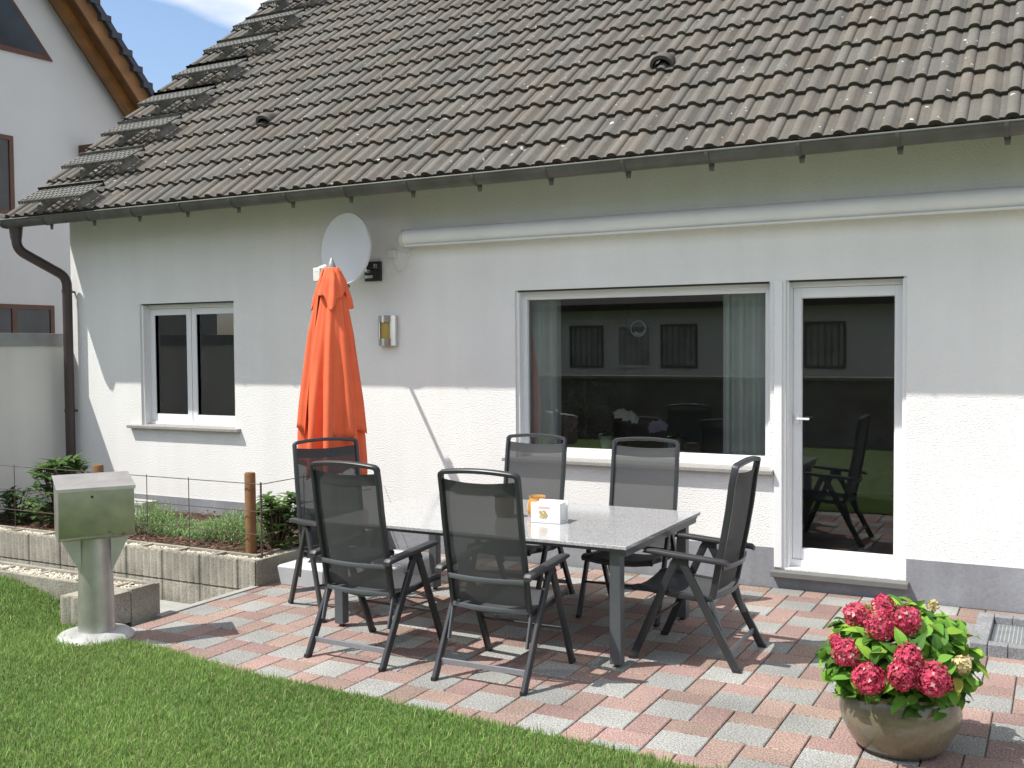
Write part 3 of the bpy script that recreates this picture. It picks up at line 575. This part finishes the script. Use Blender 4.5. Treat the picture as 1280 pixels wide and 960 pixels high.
GC = [(.62, .56, .44), (.70, .67, .58), (.5, .45, .36), (.58, .5, .38)]
rb_ = thing('raised_bed', 'long raised garden bed edged with two courses of ribbed concrete blocks', 'raised bed', (-7, 5.9, 0))
def rbw(mb, name, m, o_, par, **k):
    mb.v = [(p[0]-o_[0], p[1]-o_[1], p[2]-o_[2]) for p in mb.v]; return mb.build(name, m, par, **k)
O1 = (-7, 5.9, 0)
b = MB(); b.box(-9.28, -5.222, 5.765, 5.98, -.2, -.038); b.box(-9.28, -5.222, 5.765, 5.80, -.030, .192); b.box(-9.28, -5.40, 5.945, 5.98, -.030, .185); b.box(-5.40, -5.365, 5.945, 7.42, -.03, .185); b.box(-5.238, -5.206, 5.765, 7.42, -.2, .192)
for x in np.arange(-9.2, -5.3, .39): b.box(x-.02, x+.02, 5.80, 5.945, .10, .188)
for y in np.arange(6.17, 7.4, .39): b.box(-5.365, -5.238, y-.02, y+.02, .10, .188)
ribbed(b, (-9.28, 5.765, 0), (-5.21, 5.765, 0), -.20, -.036); ribbed(b, (-9.28, 5.762, 0), (-5.21, 5.762, 0), -.028, .194)
for y in (6.17, 6.56, 6.95): pass
rbw(b, 'block_edging', concrete, O1, rb_, smooth=.5)
b = MB(); random.seed(3); pebbles(b, 2600, lambda: (random.uniform(-9.2, -5.25), random.uniform(5.805, 5.94)), .165, cols=GC); pebbles(b, 700, lambda: (random.uniform(-5.36, -5.245), random.uniform(5.98, 7.4)), .165, cols=GC)
tag(rbw(b, 'gravel_fill', ivory, O1, rb_, smooth=None), kind='stuff')
b = MB(); b.box(-9.27, -5.405, 5.985, 7.42, -.1, .145); rbw(b, 'soil', soil_m, O1, rb_, smooth=None)
b = MB()
for i in range(5200):
    x, y = random.uniform(-9.1, -5.41), 5.99+1.4*random.random()**1.6; a = random.uniform(0, 3.14); l_ = random.uniform(.012, .035); w2 = l_*random.uniform(.25, .5); zz = .148+random.uniform(0, .02)+.02*math.sin(x*5)*math.sin(y*7); tz = random.uniform(-.4, .4); c = random.choice([(.13, .06, .035), (.08, .04, .025), (.20, .10, .06), (.05, .03, .02)])
    ca, sa = math.cos(a), math.sin(a); b.add([(x-l_*ca, y-l_*sa, zz-l_*tz), (x-w2*sa, y+w2*ca, zz+.004), (x+l_*ca, y+l_*sa, zz+l_*tz), (x+w2*sa, y-w2*ca, zz+.002)], [(0, 1, 2, 3)], c)
tag(rbw(b, 'bark_mulch', bark_m, O1, rb_, smooth=None), kind='stuff')
lp = thing('low_planter', 'low gravel filled row of ribbed concrete blocks behind the steel mailbox', 'planter', (-5.6, 4.75, 0)); O2 = (-5.6, 4.75, 0)
b = MB(); rot = lambda x, y: (x, y)
b.prism([(-5.58, 4.375, 0), (-5.42, 4.42, 0), (-5.425, 4.60, 0), (-5.575, 4.60, 0)], (0, 0, .20)); b.prism([(-5.415, 4.425, 0), (-5.262, 4.475, 0), (-5.258, 4.65, 0), (-5.42, 4.65, 0)], (0, 0, .205))
b.prism([(-5.57, 4.605, 0), (-5.425, 4.605, 0), (-5.425, 4.66, 0), (-5.57, 4.66, 0)], (0, 0, .19))
for y0, y1 in ((4.655, 4.855),): b.box(-5.30, -5.256, y0, y1, -.2, .213)
b.box(-9.1, -5.30, 4.655, 4.69, -.25, .205); b.box(-9.1, -5.256, 4.855, 4.89, -.25, .208)
for x in np.arange(-9.0, -5.3, .39): b.box(x-.02, x+.02, 4.69, 4.855, .05, .2)
ribbed(b, (-5.58, 4.374, 0), (-5.42, 4.419, 0), -.02, .20, joint=9)
rbw(b, 'block_edging', concrete, O2, lp, smooth=.5, bevel=.004)
b = MB(); pebbles(b, 2400, lambda: (random.uniform(-9.0, -5.31), random.uniform(4.695, 4.85)), .185, cols=GC); tag(rbw(b, 'gravel_fill', ivory, O2, lp, smooth=None), kind='stuff')
b = MB(); b.box(-9.0, -5.31, 4.695, 4.85, -.1, .178); rbw(b, 'fill_base', concgrey, O2, lp, smooth=None)

# posts and wire fence
def post(x, y, z0, z1, r, label):
    t = thing('wooden_post', label, 'post', (x, y, z0), 0, None); b = MB(); b.lathe([(r, -.2), (r, z1-z0-.012), (r*.86, z1-z0)], n=20); b.build('shaft', wood_post_m, t)
    return t
post(-5.49, 6.02, .14, .80, .042, 'brown round wooden post at the right corner of the raised bed'); post(-7.20, 6.05, .14, .775, .045, 'brown wooden post showing above the steel mailbox')
fe = thing('wire_fence', 'thin rusty wire mesh fence along the raised bed', 'fence', (-7, 5.96, .14))
b = MB(); xf = -5.33
for z in (.725, .515, .34): b.sweep([(-9.2+7, 0, z-.14), (xf+7, 0, z-.14), (xf+7, 1.4, z-.14)], .007, n=6, side=(0, 0, 1))
b.build('wire', rust, fe)
b = MB()
b.sweep([(0, 0, .6), (0, 0, -.1)], .007, n=6); sk = None
for x, y in [(q, 0) for q in (-9.0, -8.70, -8.16, -7.61, -7.05, -6.53, -6.07)]+[(xf, .5), (xf, 1.0)]:
    if sk is None: sk = b.build('stake', rust, fe); o = sk
    else: o = sk.copy(); COL.objects.link(o)
    o.location = (x+7, y, 0)
b = MB(); b.sweep([(xf+7, 0, .6), (xf+7, 0, -.1)], .016, n=8); b.build('corner_stake', rust, fe)
t = thing('garden_bench', 'low grey plank bench partly hidden behind the steel mailbox', 'bench', (-7.9, 6.9, .14))
bx('seat_plank', mat('grey_plank', (.42, .42, .39), .8, nz=(9, .15)), t, -.45, .38, -.09, .09, .155, .185, bevel=.004); bx('lower_plank', MATS['grey_plank'], t, -.45, .46, -.14, .02, .05, .08, bevel=.004)
bx('leg', MATS['grey_plank'], t, -.40, -.34, -.08, .08, -.02, .155); bx('leg', MATS['grey_plank'], t, .27, .33, -.08, .08, -.02, .155)
# shrubs
def shrub(x, y, z, rx, ry, h, n, ll, wl_, cols, label, name='shrub', droop=.3, whorl=5):
    t = thing(name, label, 'shrub', (x, y, z)); b = MB(); st = MB()
    for i in range(n):
        a = random.uniform(0, 6.28); q = random.random()**.6; u = random.uniform(.15, 1); ex = math.sqrt(max(.05, 1-(u*.9)**2)); tip = Vector((rx*q*ex*math.cos(a), ry*q*ex*math.sin(a), h*u))
        st.sweep([(tip.x*.15, tip.y*.15, 0), (tip.x*.6, tip.y*.6, tip.z*.6), tuple(tip)], .007, n=5, scale=[1.3, 1, .6])
        c0 = random.choice(cols); k = random.uniform(.7, 1.25); c0 = tuple(q_*k for q_ in c0)
        for j in range(whorl):
            aa = a+j*2*math.pi/whorl+random.uniform(-.3, .3); d = Vector((math.cos(aa), math.sin(aa), random.uniform(0, .9)))
            leafshape(b, tip-Vector((0, 0, random.uniform(0, .06))), d, (0, 0, 1), ll*random.uniform(.7, 1.15), wl_*random.uniform(.8, 1.1), c0, curl=droop, n=4)
    b.build('foliage', leaf, t, smooth=None); st.build('stems', twig_m, t); return t
random.seed(21)
DG = [(.03, .075, .02), (.045, .10, .025), (.06, .13, .03)]; LG = [(.09, .17, .04), (.13, .22, .05), (.07, .14, .035)]
shrub(-8.02, 6.35, .14, .35, .30, .62, 85, .14, .055, DG+LG+LG, 'dark green glossy shrub in the raised bed beside the downpipe')
shrub(-8.62, 6.3, .14, .3, .25, .32, 60, .09, .035, DG, 'low dark shrub at the left edge beside the taller glossy one')
shrub(-5.50, 6.32, .14, .28, .24, .46, 80, .105, .05, DG+LG+LG+LG, 'leafy shrub with broad leaves right behind the corner wooden post')
shrub(-5.18+-.1, 6.62, .14, .2, .3, .30, 50, .07, .03, LG, 'small light green shrub between corner post and parasol')
def herb(n, x0, x1, y0, y1, h, label, name, cols):
    b = MB()
    for i in range(n):
        x, y = random.uniform(x0, x1), random.uniform(y0, y1); hh = h*random.uniform(.5, 1)*(.65+.35*math.sin(x*6+y*3)); a = random.uniform(0, 6.28); ln = random.uniform(.1, .5)
        d = Vector((math.cos(a)*ln, math.sin(a)*ln, 1)).normalized(); c0 = random.choice(cols); k = random.uniform(.75, 1.25); c0 = tuple(q*k for q in c0)
        for q in range(7):
            p = Vector((x, y, .14))+d*(hh*(q+.5)/7); aa = random.uniform(0, 6.28); leafshape(b, p, (math.cos(aa), math.sin(aa), .8), (0, 0, 1), .032, .008, c0, n=2, curl=.1)
        b.sweep([(x, y, .13), tuple(Vector((x, y, .14))+d*hh)], .003, n=3, c=c0)
    return tag(b.build(name, leaf, smooth=None), label, 'plants', kind='stuff')
HG_ = 0; HG = [(.25, .36, .17), (.20, .32, .10), (.30, .42, .20)]
herb(900, -7.35, -5.80, 6.33, 6.85, .27, 'soft grey green lavender growing along the raised bed', 'lavender', HG)

# ------------------------------------------------------------------ mailbox
mbx = thing('mailbox', 'stainless steel mailbox with sloping lid on a round steel post at the lawn edge', 'mailbox', (-5.17, 4.31, 0), math.atan2(.83, .56))
# local x = width direction (.47,.88), local -y = front
b = MB()
def cp5(y, z): return z
x0_, x1_, yf, yr = -.215, .205, -.19, .12
sec = lambda x: [(x, yf, .665), (x, yf+.012, .642), (x, yf+.05, .625), (x, yr, .625), (x, yr, .978), (x, yf, .935)]
b.loft([sec(x0_), sec(x1_)]); b.build('box', steeldirty, mbx, smooth=.9, bevel=.003)
b = MB(); b.prism([(x0_-.008, yf-.010, .918), (x0_-.008, yf-.010, .941), (x0_-.008, yr+.01, .99), (x0_-.008, yr+.01, .98), (x0_-.008, yf-.006, .935)], (x1_-x0_+.016, 0, 0)); b.build('lid', steel, mbx, smooth=None, bevel=.002)
b = MB(); b.loft([[(-.03+.008*math.cos(a), yf-.003-d, .885+.008*math.sin(a)) for a in np.linspace(0, 6.283, 12, endpoint=False)] for d in (0, .003)]); b.build('lock', blackm, mbx)
b = MB(); b.lathe([(.108, .02), (.103, .25), (.096, .50), (.092, .63)], cx=-.0, n=32); po = b.build('post', steel, mbx)
b = MB()
for s_ in (-1, 1):
    xa = s_*.085; xb = s_*.195; b = MB(); b.prism([(xa, -.045, .40), (xb, -.045, .623), (xa, -.045, .623)], (0, .006, 0)); b.build('gusset', steel, mbx, smooth=None)
b = MB(); b.lathe([(.225, -.02), (.228, .012), (.20, .038), (.125, .052), (.118, .05)], cx=-.01, n=40); b.build('base', mat('zinc_foot', (.42, .43, .42), .6, .4, nz=(9, .25)), mbx)

# ------------------------------------------------------------------ table
tb = thing('garden_table', 'rectangular garden table with light granite top and grey metal legs', 'table', (-3.065, 5.76, 0))
bx('table_top', granite, tb, -1.015, 1.015, -.64, .64, .658, .678, bevel=.003)
b = MB(); frame = [(-1.0, 1.0, -.622, -.60, .640), (-1.0, 1.0, .60, .622, .640), (-1.0, -.965, -.60, .60, .615), (.965, 1.0, -.60, .60, .615)]
for a in frame: b.box(*a[:4], a[4], .6575)
b.build('apron', anthlight, tb, smooth=None, bevel=.002)
lg = None
for x, y in ((-.932, -.567), (-.932, .53), (.932, -.567), (.932, .53)):
    if lg is None:
        b = MB(); b.box(-.032, .032, -.032, .032, .018, .639); lg = b.build('leg', anthlight, tb, smooth=None, bevel=.004); o = lg; b = MB(); b.lathe([(.016, 0), (.016, .018)], n=14); ft = b.build('foot', blackm, lg); fo = ft
    else: o = lg.copy(); COL.objects.link(o); fo = ft.copy(); COL.objects.link(fo); fo.parent = o
    o.location = (x, y, 0)
t = thing('candle_jar', 'round amber glass candle jar standing behind the napkin holder', 'jar', (-2.915, 5.79, .678))
b = MB(); b.lathe([(.045, 0), (.062, .03), (.066, .07), (.055, .105), (.047, .12), (.055, .132), (.051, .132), (.043, .12), (.05, .1), (.06, .07), (.056, .03), (.04, .008)], n=28)
ag = bpy.data.materials.new('amber_jar'); ag.use_nodes = True; pb = ag.node_tree.nodes['Principled BSDF']; pb.inputs['Base Color'].default_value = (.98, .62, .20, 1); pb.inputs['Roughness'].default_value = .05; pb.inputs['Transmission Weight'].default_value = .75
b.build('glass', ag, t); b = MB(); b.lathe([(.03, .009), (.03, .05), (.001, .05)], n=20); b.build('candle', offwhite, t)
t = thing('tumbler', 'dark glass lantern on the table seen through the second front chair', 'jar', (-3.10, 5.70, .678))
b = MB(); b.lathe([(.05, 0), (.062, .04), (.062, .13), (.058, .13), (.057, .04), (.045, .01)], n=24); b.build('glass', mat('smoky_glass', (.20, .14, .09), .15, nz=(9, .1)), t); b = MB(); b.lathe([(.064, .128), (.064, .142), (.02, .15)], n=24); b.build('lid', blackm, t)
t = thing('napkin_holder', 'white napkin holder with a small flower picture on the table', 'napkin holder', (-2.765, 5.66, .678), R(4))
b = MB(); b.box(-.095, .095, -.07, -.064, 0, .125); b.box(-.095, .095, .064, .07, 0, .125); b.box(-.095, .095, -.07, .07, 0, .006); b.build('holder', mat('white_enamel', (.85, .85, .85), .3, nz=(4, .01)), t, smooth=None, bevel=.002)
b = MB(); b.box(-.085, .085, -.058, .058, .007, .118); b.build('napkins', mat('paper_napkin', (.82, .82, .80), .9, nz=(4, .03)), t, smooth=None, bevel=.004)
b = MB(); random.seed(8)
for i in range(26):
    a = random.uniform(0, 6.28); rr = .028*random.random()**.5; c0 = Vector((-.015+rr*math.cos(a), -.0712-.0003*i/26, .052+rr*.8*math.sin(a))); c = random.choice([(.55, .40, .16), (.35, .38, .18), (.62, .50, .26), (.50, .28, .14)])
    a2 = random.uniform(0, 3); b.add([c0+Vector((.011*math.cos(a2+q), 0, .007*math.sin(a2+q))) for q in (0, 1.57, 3.14, 4.71)], [(0, 1, 2, 3)], c)
for i in range(9): x = -.045+i*.0085; b.add([(x, -.0713, .088), (x+.005, -.0713, .088), (x+.0055, -.0713, .100+.003*(i % 2)), (x+.001, -.0713, .100)], [(0, 1, 2, 3)], (.75, .38, .33))
b.build('picture', mat('printed_picture', (.5, .4, .2), .5, attr='col'), t, smooth=None)

# ------------------------------------------------------------------ chairs
BK = [(.020, 1.085), (.036, 1.0), (.056, .85), (.082, .70), (.108, .57), (.128, .46), (.145, .375)]      # y (forward), z of the back frame
def chair_proto():
    t = thing('folding_chair', 'x', 'chair')
    leg = None
    for s_ in (-1, 1):
        b = MB(); b.sweep([(s_*.262, .0, .004), (s_*.262, .30, .562)], .025, .044, n=12, sq=2.5); l1 = b.build('rear_leg', anth, t)
        b = MB(); b.box(s_*.262-.013, s_*.262+.013, -.022, .02, 0, .022); b.build('foot_cap', blackm, l1, smooth=None, bevel=.003)
        b = MB(); b.sweep([(s_*.262, .592, .004), (s_*.262, .345, .562)], .025, .044, n=12, sq=2.5); l2 = b.build('front_leg', anth, t)
        b = MB(); b.box(s_*.262-.013, s_*.262+.013, .575, .615, 0, .022); b.build('foot_cap', blackm, l2, smooth=None, bevel=.003)
        b = MB(); rg = []
        for y, z, w_, h_ in ((.045, .572, .046, .022), (.06, .582, .052, .030), (.18, .592, .056, .030), (.34, .602, .060, .032), (.46, .612, .058, .030), (.515, .612, .050, .020), (.525, .606, .040, .008)):
            rg.append([(s_*.262+w_/2*math.copysign(abs(math.cos(a))**.5, math.cos(a)), y, z+h_/2*math.copysign(abs(math.sin(a))**.6, math.sin(a))) for a in np.linspace(.2, 2*math.pi+.2, 14, endpoint=False)])
        b.loft(rg); ar = b.build('armrest', armplast, t)
        b = MB(); b.prism([(s_*.262-.014, .27, .552), (s_*.262-.014, .375, .552), (s_*.262-.014, .35, .592), (s_*.262-.014, .27, .586)], (.028, 0, 0)); b.build('hinge', blackm, ar, smooth=None, bevel=.003)
        b = MB(); b.sweep([(s_*.232, .155, .385), (s_*.232, .10, .20)], .012, .028, n=8, sq=3); b.build('strut', anthlight, t)
    # back frame: one bent tube
    b = MB(); path = [(-.226, y, z) for y, z in BK[::-1]]; n = 28
    for i in range(n+1):
        a = i/n; x = -.226+.452*a; e = min(a, 1-a)*2; z = 1.092+.016*(1-(2*a-1)**2)+.006*min(1, e*20); path.append((x*(1 if 0 < i < n else .985), .018-.012*(1-(2*a-1)**2), z))
    path += [(.226, y, z) for y, z in BK]
    b.sweep(path, .038, .024, side=(0, 1, .15), n=10, sq=2.2); b.build('back_frame', anth, t)
    # sling of the back
    b = MB(); rg = []; bk = [(.021, 1.064)]+BK[1:6]+[(.140, .405)]; nx = 12
    for k, (y, z) in enumerate(bk):
        rg.append([(-.218+.436*i/nx, y-.022*math.sin(math.pi*i/nx)*(1 if k < 6 else .8)+.004, z-(.014 if k == 0 else 0)*math.sin(math.pi*i/nx)) for i in range(nx+1)])
    b.loft(rg, closed=False); b.build('back_sling', sling, t, smooth=1.2)
    b = MB(); rg = [[(-.217+.434*i/nx, y-.022*math.sin(math.pi*i/nx)+.007, z-(.014*kk)*math.sin(math.pi*i/nx)) for i in range(nx+1)] for y, z, kk in ((.0205, 1.064, 1), (.033, 1.0, .9))]; b.loft(rg, closed=False); b.build('headband', sling, t, smooth=1.2)
    # curved brace behind the back
    for y, z, nm in ((.085, .545, 'back_brace'), (.13, .385, 'lower_brace')):
        b = MB(); b.sweep([(-.226+.452*i/12, y-.036*math.sin(math.pi*i/12), z) for i in range(13)], .010, .026, side=(0, 1, 0), n=8, sq=2.5); b.build(nm, anthlight, t)
    # seat
    SE = [(.14, .372), (.25, .368), (.38, .378), (.50, .392), (.575, .398), (.602, .388)]
    for s_ in (-1, 1):
        b = MB(); b.sweep([(s_*.226, y, z) for y, z in SE], .026, .034, n=10, sq=2.5); b.build('seat_frame', anth, t)
    b = MB(); b.sweep([(-.226, .60, .388), (-.12, .60, .374), (0, .60, .368), (.12, .60, .374), (.226, .60, .388)], .024, .024, side=(0, 1, 0), n=8, sq=2); b.build('seat_rail', anth, t)
    b = MB(); rg = [[(-.214+.428*i/nx, y, z+.006-.030*math.sin(math.pi*i/nx)*(.6 if y > .55 else 1)) for i in range(nx+1)] for y, z in SE]; b.loft(rg, closed=False); b.build('seat_sling', sling, t, smooth=1.2)
    b = MB(); b.box(-.252, .252, .045, .058, .078, .108); b.build('rear_crossbar', mat('crossbar_sunlit', (.30, .31, .34), .35, .5, nz=(20, .06)), t, smooth=None, bevel=.003)  # sunlit brightness of the bar put into a lighter metal colour
    b = MB(); b.sweep([(-.25, .50, .215), (.25, .50, .215)], .016, n=8); b.build('front_crossbar', anth, t)
    return t
def kids(o): return [c for c in COL.objects if c.parent == o]
proto = chair_proto(); PK = [(c, kids(c)) for c in kids(proto)]
def place(o, x, y, deg, label):
    o.location = (x, y, 0); o.rotation_euler = (0, 0, R(deg)); o['label'] = label; o['group'] = 'folding chairs around the garden table'
place(proto, -3.50, 4.565, -2, 'dark mesh folding chair at the near side of the table, closest to the lawn mailbox')
for x, y, d, lb in ((-2.64, 4.555, 0.5, 'dark mesh folding chair at the near side, closest to the table leg facing the camera'),
                    (-1.525, 5.645, 90, 'dark mesh folding chair at the right end of the table beside the patio door'),
                    (-3.315, 6.60, 180, 'dark mesh folding chair on the wall side behind the candle jar'),
                    (-2.505, 6.64, 182, 'dark mesh folding chair on the wall side in front of the orchid window'),
                    (-4.537, 5.728, -120, 'dark mesh folding chair turned in front of the orange parasol')):
    c = proto.copy(); COL.objects.link(c); place(c, x, y, d, lb)
    for ch, gk in PK:
        q = ch.copy(); COL.objects.link(q); q.parent = c
        for g_ in gk: z = g_.copy(); COL.objects.link(z); z.parent = q

# ------------------------------------------------------------------ parasol
um = thing('parasol', 'closed orange parasol standing on white slabs in front of the satellite dish', 'parasol', (-4.76, 6.12, 0))
b = MB(); b.lathe([(.024, .15), (.022, 2.33)], n=16); b.build('pole', anthlight, um)
b = MB(); b.lathe([(.032, 2.30), (.034, 2.335), (.022, 2.37), (.006, 2.405), (.001, 2.41)], n=18); b.build('finial', coping_m, um)
def cloth(b, prof, hem, amp, seed, a0=0, a1=2*math.pi, k=8, n=150, lean=0, closed=True, push=0):
    rs = random.Random(seed); ph = [rs.uniform(0, 6.28) for _ in range(6)]; rows_ = []
    m = 26
    for i in range(m+1):
        t = i/m; rg = []
        for j in range(n if closed else n+1):
            a = a0+(a1-a0)*j/n; hz = hem(a); z = prof[0][1]+(hz-prof[0][1])*t
            r = np.interp(-z, [-p[1] for p in prof], [p[0] for p in prof]); g_ = amp*min(1, t*2.2+.1)
            wv = math.cos(k*a+ph[0]+.9*math.sin(2.2*t+ph[3]))+.45*math.cos((2*k-3)*a+ph[1]+2*t)+.3*math.cos(3*a+ph[2]+t)
            sharp = math.copysign(abs(wv/1.75)**.8, wv); rr = r*(1+g_*sharp)+push; rg.append((rr*math.cos(a)+lean*(2.3-z), rr*.92*math.sin(a), z))
        rows_.append(rg)
    b.loft(rows_, caps=False, closed=closed)
b = MB(); PR = [(.042, 2.325), (.075, 2.2), (.10, 2.05), (.135, 1.85), (.165, 1.6), (.195, 1.36), (.215, 1.12), (.22, .9), (.215, .78)]
cloth(b, PR, lambda a: .84+.06*math.cos(3*a+.5)+.03*math.cos(7*a), .26, 4, lean=-.010)
cloth(b, PR, lambda a: 1.13+.04*math.cos(5*a), .16, 9, a0=2.2, a1=4.25, k=9, closed=False, push=.028, lean=-.010)
cloth(b, PR, lambda a: 1.12+.03*math.cos(5*a), .16, 12, a0=-1.0, a1=.35, k=9, closed=False, push=.02, lean=-.010)
cn_ = b.build('canopy', orange, um, smooth=1.4); sm_ = cn_.modifiers.new('s', 'SOLIDIFY'); sm_.thickness = .004
b = MB(); cloth(b, [(.05, 2.335), (.085, 2.25), (.125, 2.10), (.14, 2.0)], lambda a: 2.09+.055*math.cos(4*a+.8)+.02*math.cos(9*a), .17, 3, n=110, push=.006); o = b.build('vent_flap', orange, cn_, smooth=1.4); o.location = (0, 0, 0); sm_ = o.modifiers.new('s', 'SOLIDIFY'); sm_.thickness = .004
wb = mat('white_slab', (.50, .52, .54), .6, nz=(6, .05))
b = MB()
for s1, s2 in ((-.43, -.43), (.0, -.43), (-.43, .0), (.0, .0)):
    a0, a1, b0, b1 = s1+.004, s1+.426, s2+.004, s2+.426
    b.loft([[(a0+.018, b0+.018, .0), (a1-.018, b0+.018, .0), (a1-.018, b1-.018, .0), (a0+.018, b1-.018, .0)], [(a0, b0, .135), (a1, b0, .135), (a1, b1, .135), (a0, b1, .135)], [(a0+.012, b0+.012, .148), (a1-.012, b0+.012, .148), (a1-.012, b1-.012, .148), (a0+.012, b1-.012, .148)]])
ub = b.build('base', wb, um, smooth=None, bevel=.004); ub.location = (.06, .20, 0)
b = MB(); b.lathe([(.045, .148), (.045, .40), (.04, .42)], cx=-.06, cy_=-.20, n=18); b.build('socket', anth, ub)
b = MB()
for a in range(4): ca, sa = math.cos(a*math.pi/2+.3), math.sin(a*math.pi/2+.3); b.prism([(-.06+ca*.04, -.20+sa*.04, .15), (-.06+ca*.22, -.20+sa*.22, .15), (-.06+ca*.04, -.20+sa*.04, .34)], (-sa*.006, ca*.006, 0))
b.build('bracket', anth, ub, smooth=None)

# ------------------------------------------------------------------ drain / window well kerb
dw = thing('light_well', 'square light well edged with grey stones and covered by a metal grate', 'light well', (0, 6.67, 0))
dk = mat('dark_kerb_stone', (.20, .205, .215), .9, nz=(6, .15), fine=(110, .3), bump=(120, .4, .004)); b = MB()
for i in range(7): y = -.375+i*.107; b.box(-.455, -.365, y+.002, y+.105, -.1, .068); b.box(.365, .455, y+.002, y+.105, -.1, .068)
for i in range(7): x = -.363+i*.104; b.box(x+.002, x+.102, -.375, -.29, -.1, .068); b.box(x+.002, x+.102, .285, .374, -.1, .068)
b.build('kerb', dk, dw, smooth=None, bevel=.005)
b = MB(); b.box(-.364, .364, -.289, .284, -.25, .006); b.build('pit', blackm, dw, smooth=None)
b = MB()
for i in range(34): x = -.355+i*.0213; b.box(x-.0025, x+.0025, -.287, .282, .010, .024)
for i in range(28): y = -.28+i*.0205; b.box(-.362, .362, y-.0025, y+.0025, .012, .0255)
b.build('grate', mat('galvanised_grate', (.5, .52, .52), .4, .6, nz=(9, .1)), dw, smooth=None)

# ------------------------------------------------------------------ hydrangea in pot
PX, PY = -.615, 4.70
pt = thing('plant_pot', 'large olive brown glazed pot holding the pink hydrangea', 'plant pot', (PX, PY, 0))
b = MB(); b.lathe([(.165, 0), (.20, .04), (.243, .12), (.252, .17), (.245, .22), (.232, .255), (.242, .268), (.236, .278), (.218, .272), (.21, .24)], n=56); b.build('pot', glazepot, pt, smooth=.9)
b = MB(); b.lathe([(.214, .235), (.214, .245)], n=32); b.build('soil', soil_m, pt)
hy = thing('hydrangea', 'bushy hydrangea with crimson pink flower heads and bright green leaves', 'flowering shrub', (PX, PY, .24))
CE = Vector((0, 0, .14)); RX, RZ = .315, .25; random.seed(31)
HEADS = []
def hit(px, py, R_):
    d = (fw*FPX+r2*(px-640)-u2*(py-480)).normalized(); o_ = Vector((0, 0, HC))-Vector((PX, PY, .24))-CE
    k = RX/RZ; d2 = Vector((d.x, d.y, d.z*k)); o2 = Vector((o_.x, o_.y, o_.z*k)); a = d2.dot(d2); bb = 2*o2.dot(d2); c = o2.dot(o2)-(RX*R_)**2; D_ = bb*bb-4*a*c
    if D_ < 0: t_ = -bb/(2*a)
    else: t_ = (-bb-math.sqrt(D_))/(2*a)
    return o_+CE+d*t_
for px, py, r_ in ((1071, 769, .052), (1104, 757, .046), (1100, 781, .062), (1134, 775, .054), (1058, 816, .056), (1136, 823, .055), (1127, 845, .054), (1086, 848, .064), (1166, 849, .066), (1045, 801, .026), (1202, 831, .036), (1166, 757, .022)):
    HEADS.append((hit(px, py, 1.02), r_))
lb = MB(); sb = MB()
LC = [(.12, .29, .035), (.09, .22, .03), (.17, .36, .045), (.25, .42, .05), (.06, .15, .025)]
cnt = 0
while cnt < 900:
    a = random.uniform(0, 2*math.pi); u = random.uniform(-.75, 1); ex = math.sqrt(1-u*u); q = random.uniform(.62, 1.06); p = CE+Vector((RX*ex*math.cos(a)*q, RX*ex*math.sin(a)*q, RZ*u*q))
    if p.z < .0 and p.xy.length < .23: continue
    if any((p-h).length < r*1.05 for h, r in HEADS): continue
    nr = Vector((ex*math.cos(a), ex*math.sin(a), u+.25)).normalized(); tg = nr.cross(Vector((random.uniform(-1, 1), random.uniform(-1, 1), random.uniform(-1, 1)))).normalized(); d = (tg*.8+nr*.65+Vector((0, 0, .12))).normalized()
    c = random.choice(LC); k = random.uniform(.8, 1.2); c = tuple(v*k for v in c) if random.random() > .015 else (.36, .34, .06)
    leafshape(lb, p-d*.045, d, nr*.5+Vector((0, -.15, .9)), random.uniform(.06, .10), random.uniform(.04, .062), c, fold=.3, curl=random.uniform(.15, .5), n=6); cnt += 1
lb.build('foliage', leaf, hy, smooth=None)
for i in range(26):
    a = i*2.4; q = random.uniform(.3, .9); sb.sweep([(.05*math.cos(a), .05*math.sin(a), 0), (.15*q*math.cos(a), .15*q*math.sin(a), .12), (.26*q*math.cos(a), .26*q*math.sin(a), .22)], .008, n=6)
sb.build('stems', stem_m, hy)
for hi, (h, r) in enumerate(HEADS):
    fb = MB(); cream = hi >= 10; nfl = int(190*(r/.055)**2)+12
    for i in range(nfl):
        zf_ = 1-2*(i+.5)/nfl; a = i*2.399963; ex = math.sqrt(1-zf_*zf_); nr = Vector((ex*math.cos(a), ex*math.sin(a), zf_)); c0 = h+nr*r*(random.uniform(.86, 1.08)+.07*math.sin(5*a+hi)*ex+.05*math.sin(4*zf_+2*hi)); k = random.uniform(.6, 1.2)
        base = (.60, .065, .135) if not cream else (.62, .52, .27)
        if not cream and random.random() < .08: base = (.72, .32, .34)
        nr2 = (nr+Vector([random.uniform(-.55, .55) for _ in range(3)])).normalized(); tg = nr2.orthogonal().normalized(); bt = nr2.cross(tg); ro = random.uniform(0, 1.57); sz = random.uniform(.0062, .0098)
        for j in range(4):
            aj = ro+j*math.pi/2; d = tg*math.cos(aj)+bt*math.sin(aj); s_ = nr2.cross(d); cc = tuple(min(.9, v*k) for v in base)
            e_ = nr2*random.uniform(-.001, .004); fb.add([c0, c0+d*sz*.4+s_*sz*.5+nr2*.001, c0+d*sz*.95+s_*sz*.42+e_, c0+d*sz*1.2+e_, c0+d*sz*.95-s_*sz*.42+e_, c0+d*sz*.4-s_*sz*.5+nr2*.001], [(0, 1, 2, 3, 4, 5)], cc)
    o = fb.build('flower_head', petal, hy, smooth=None)
    if hi == 10: o['label'] = 'faded cream flower head'
    if hi == 11: o['label'] = 'small pale bud cluster'
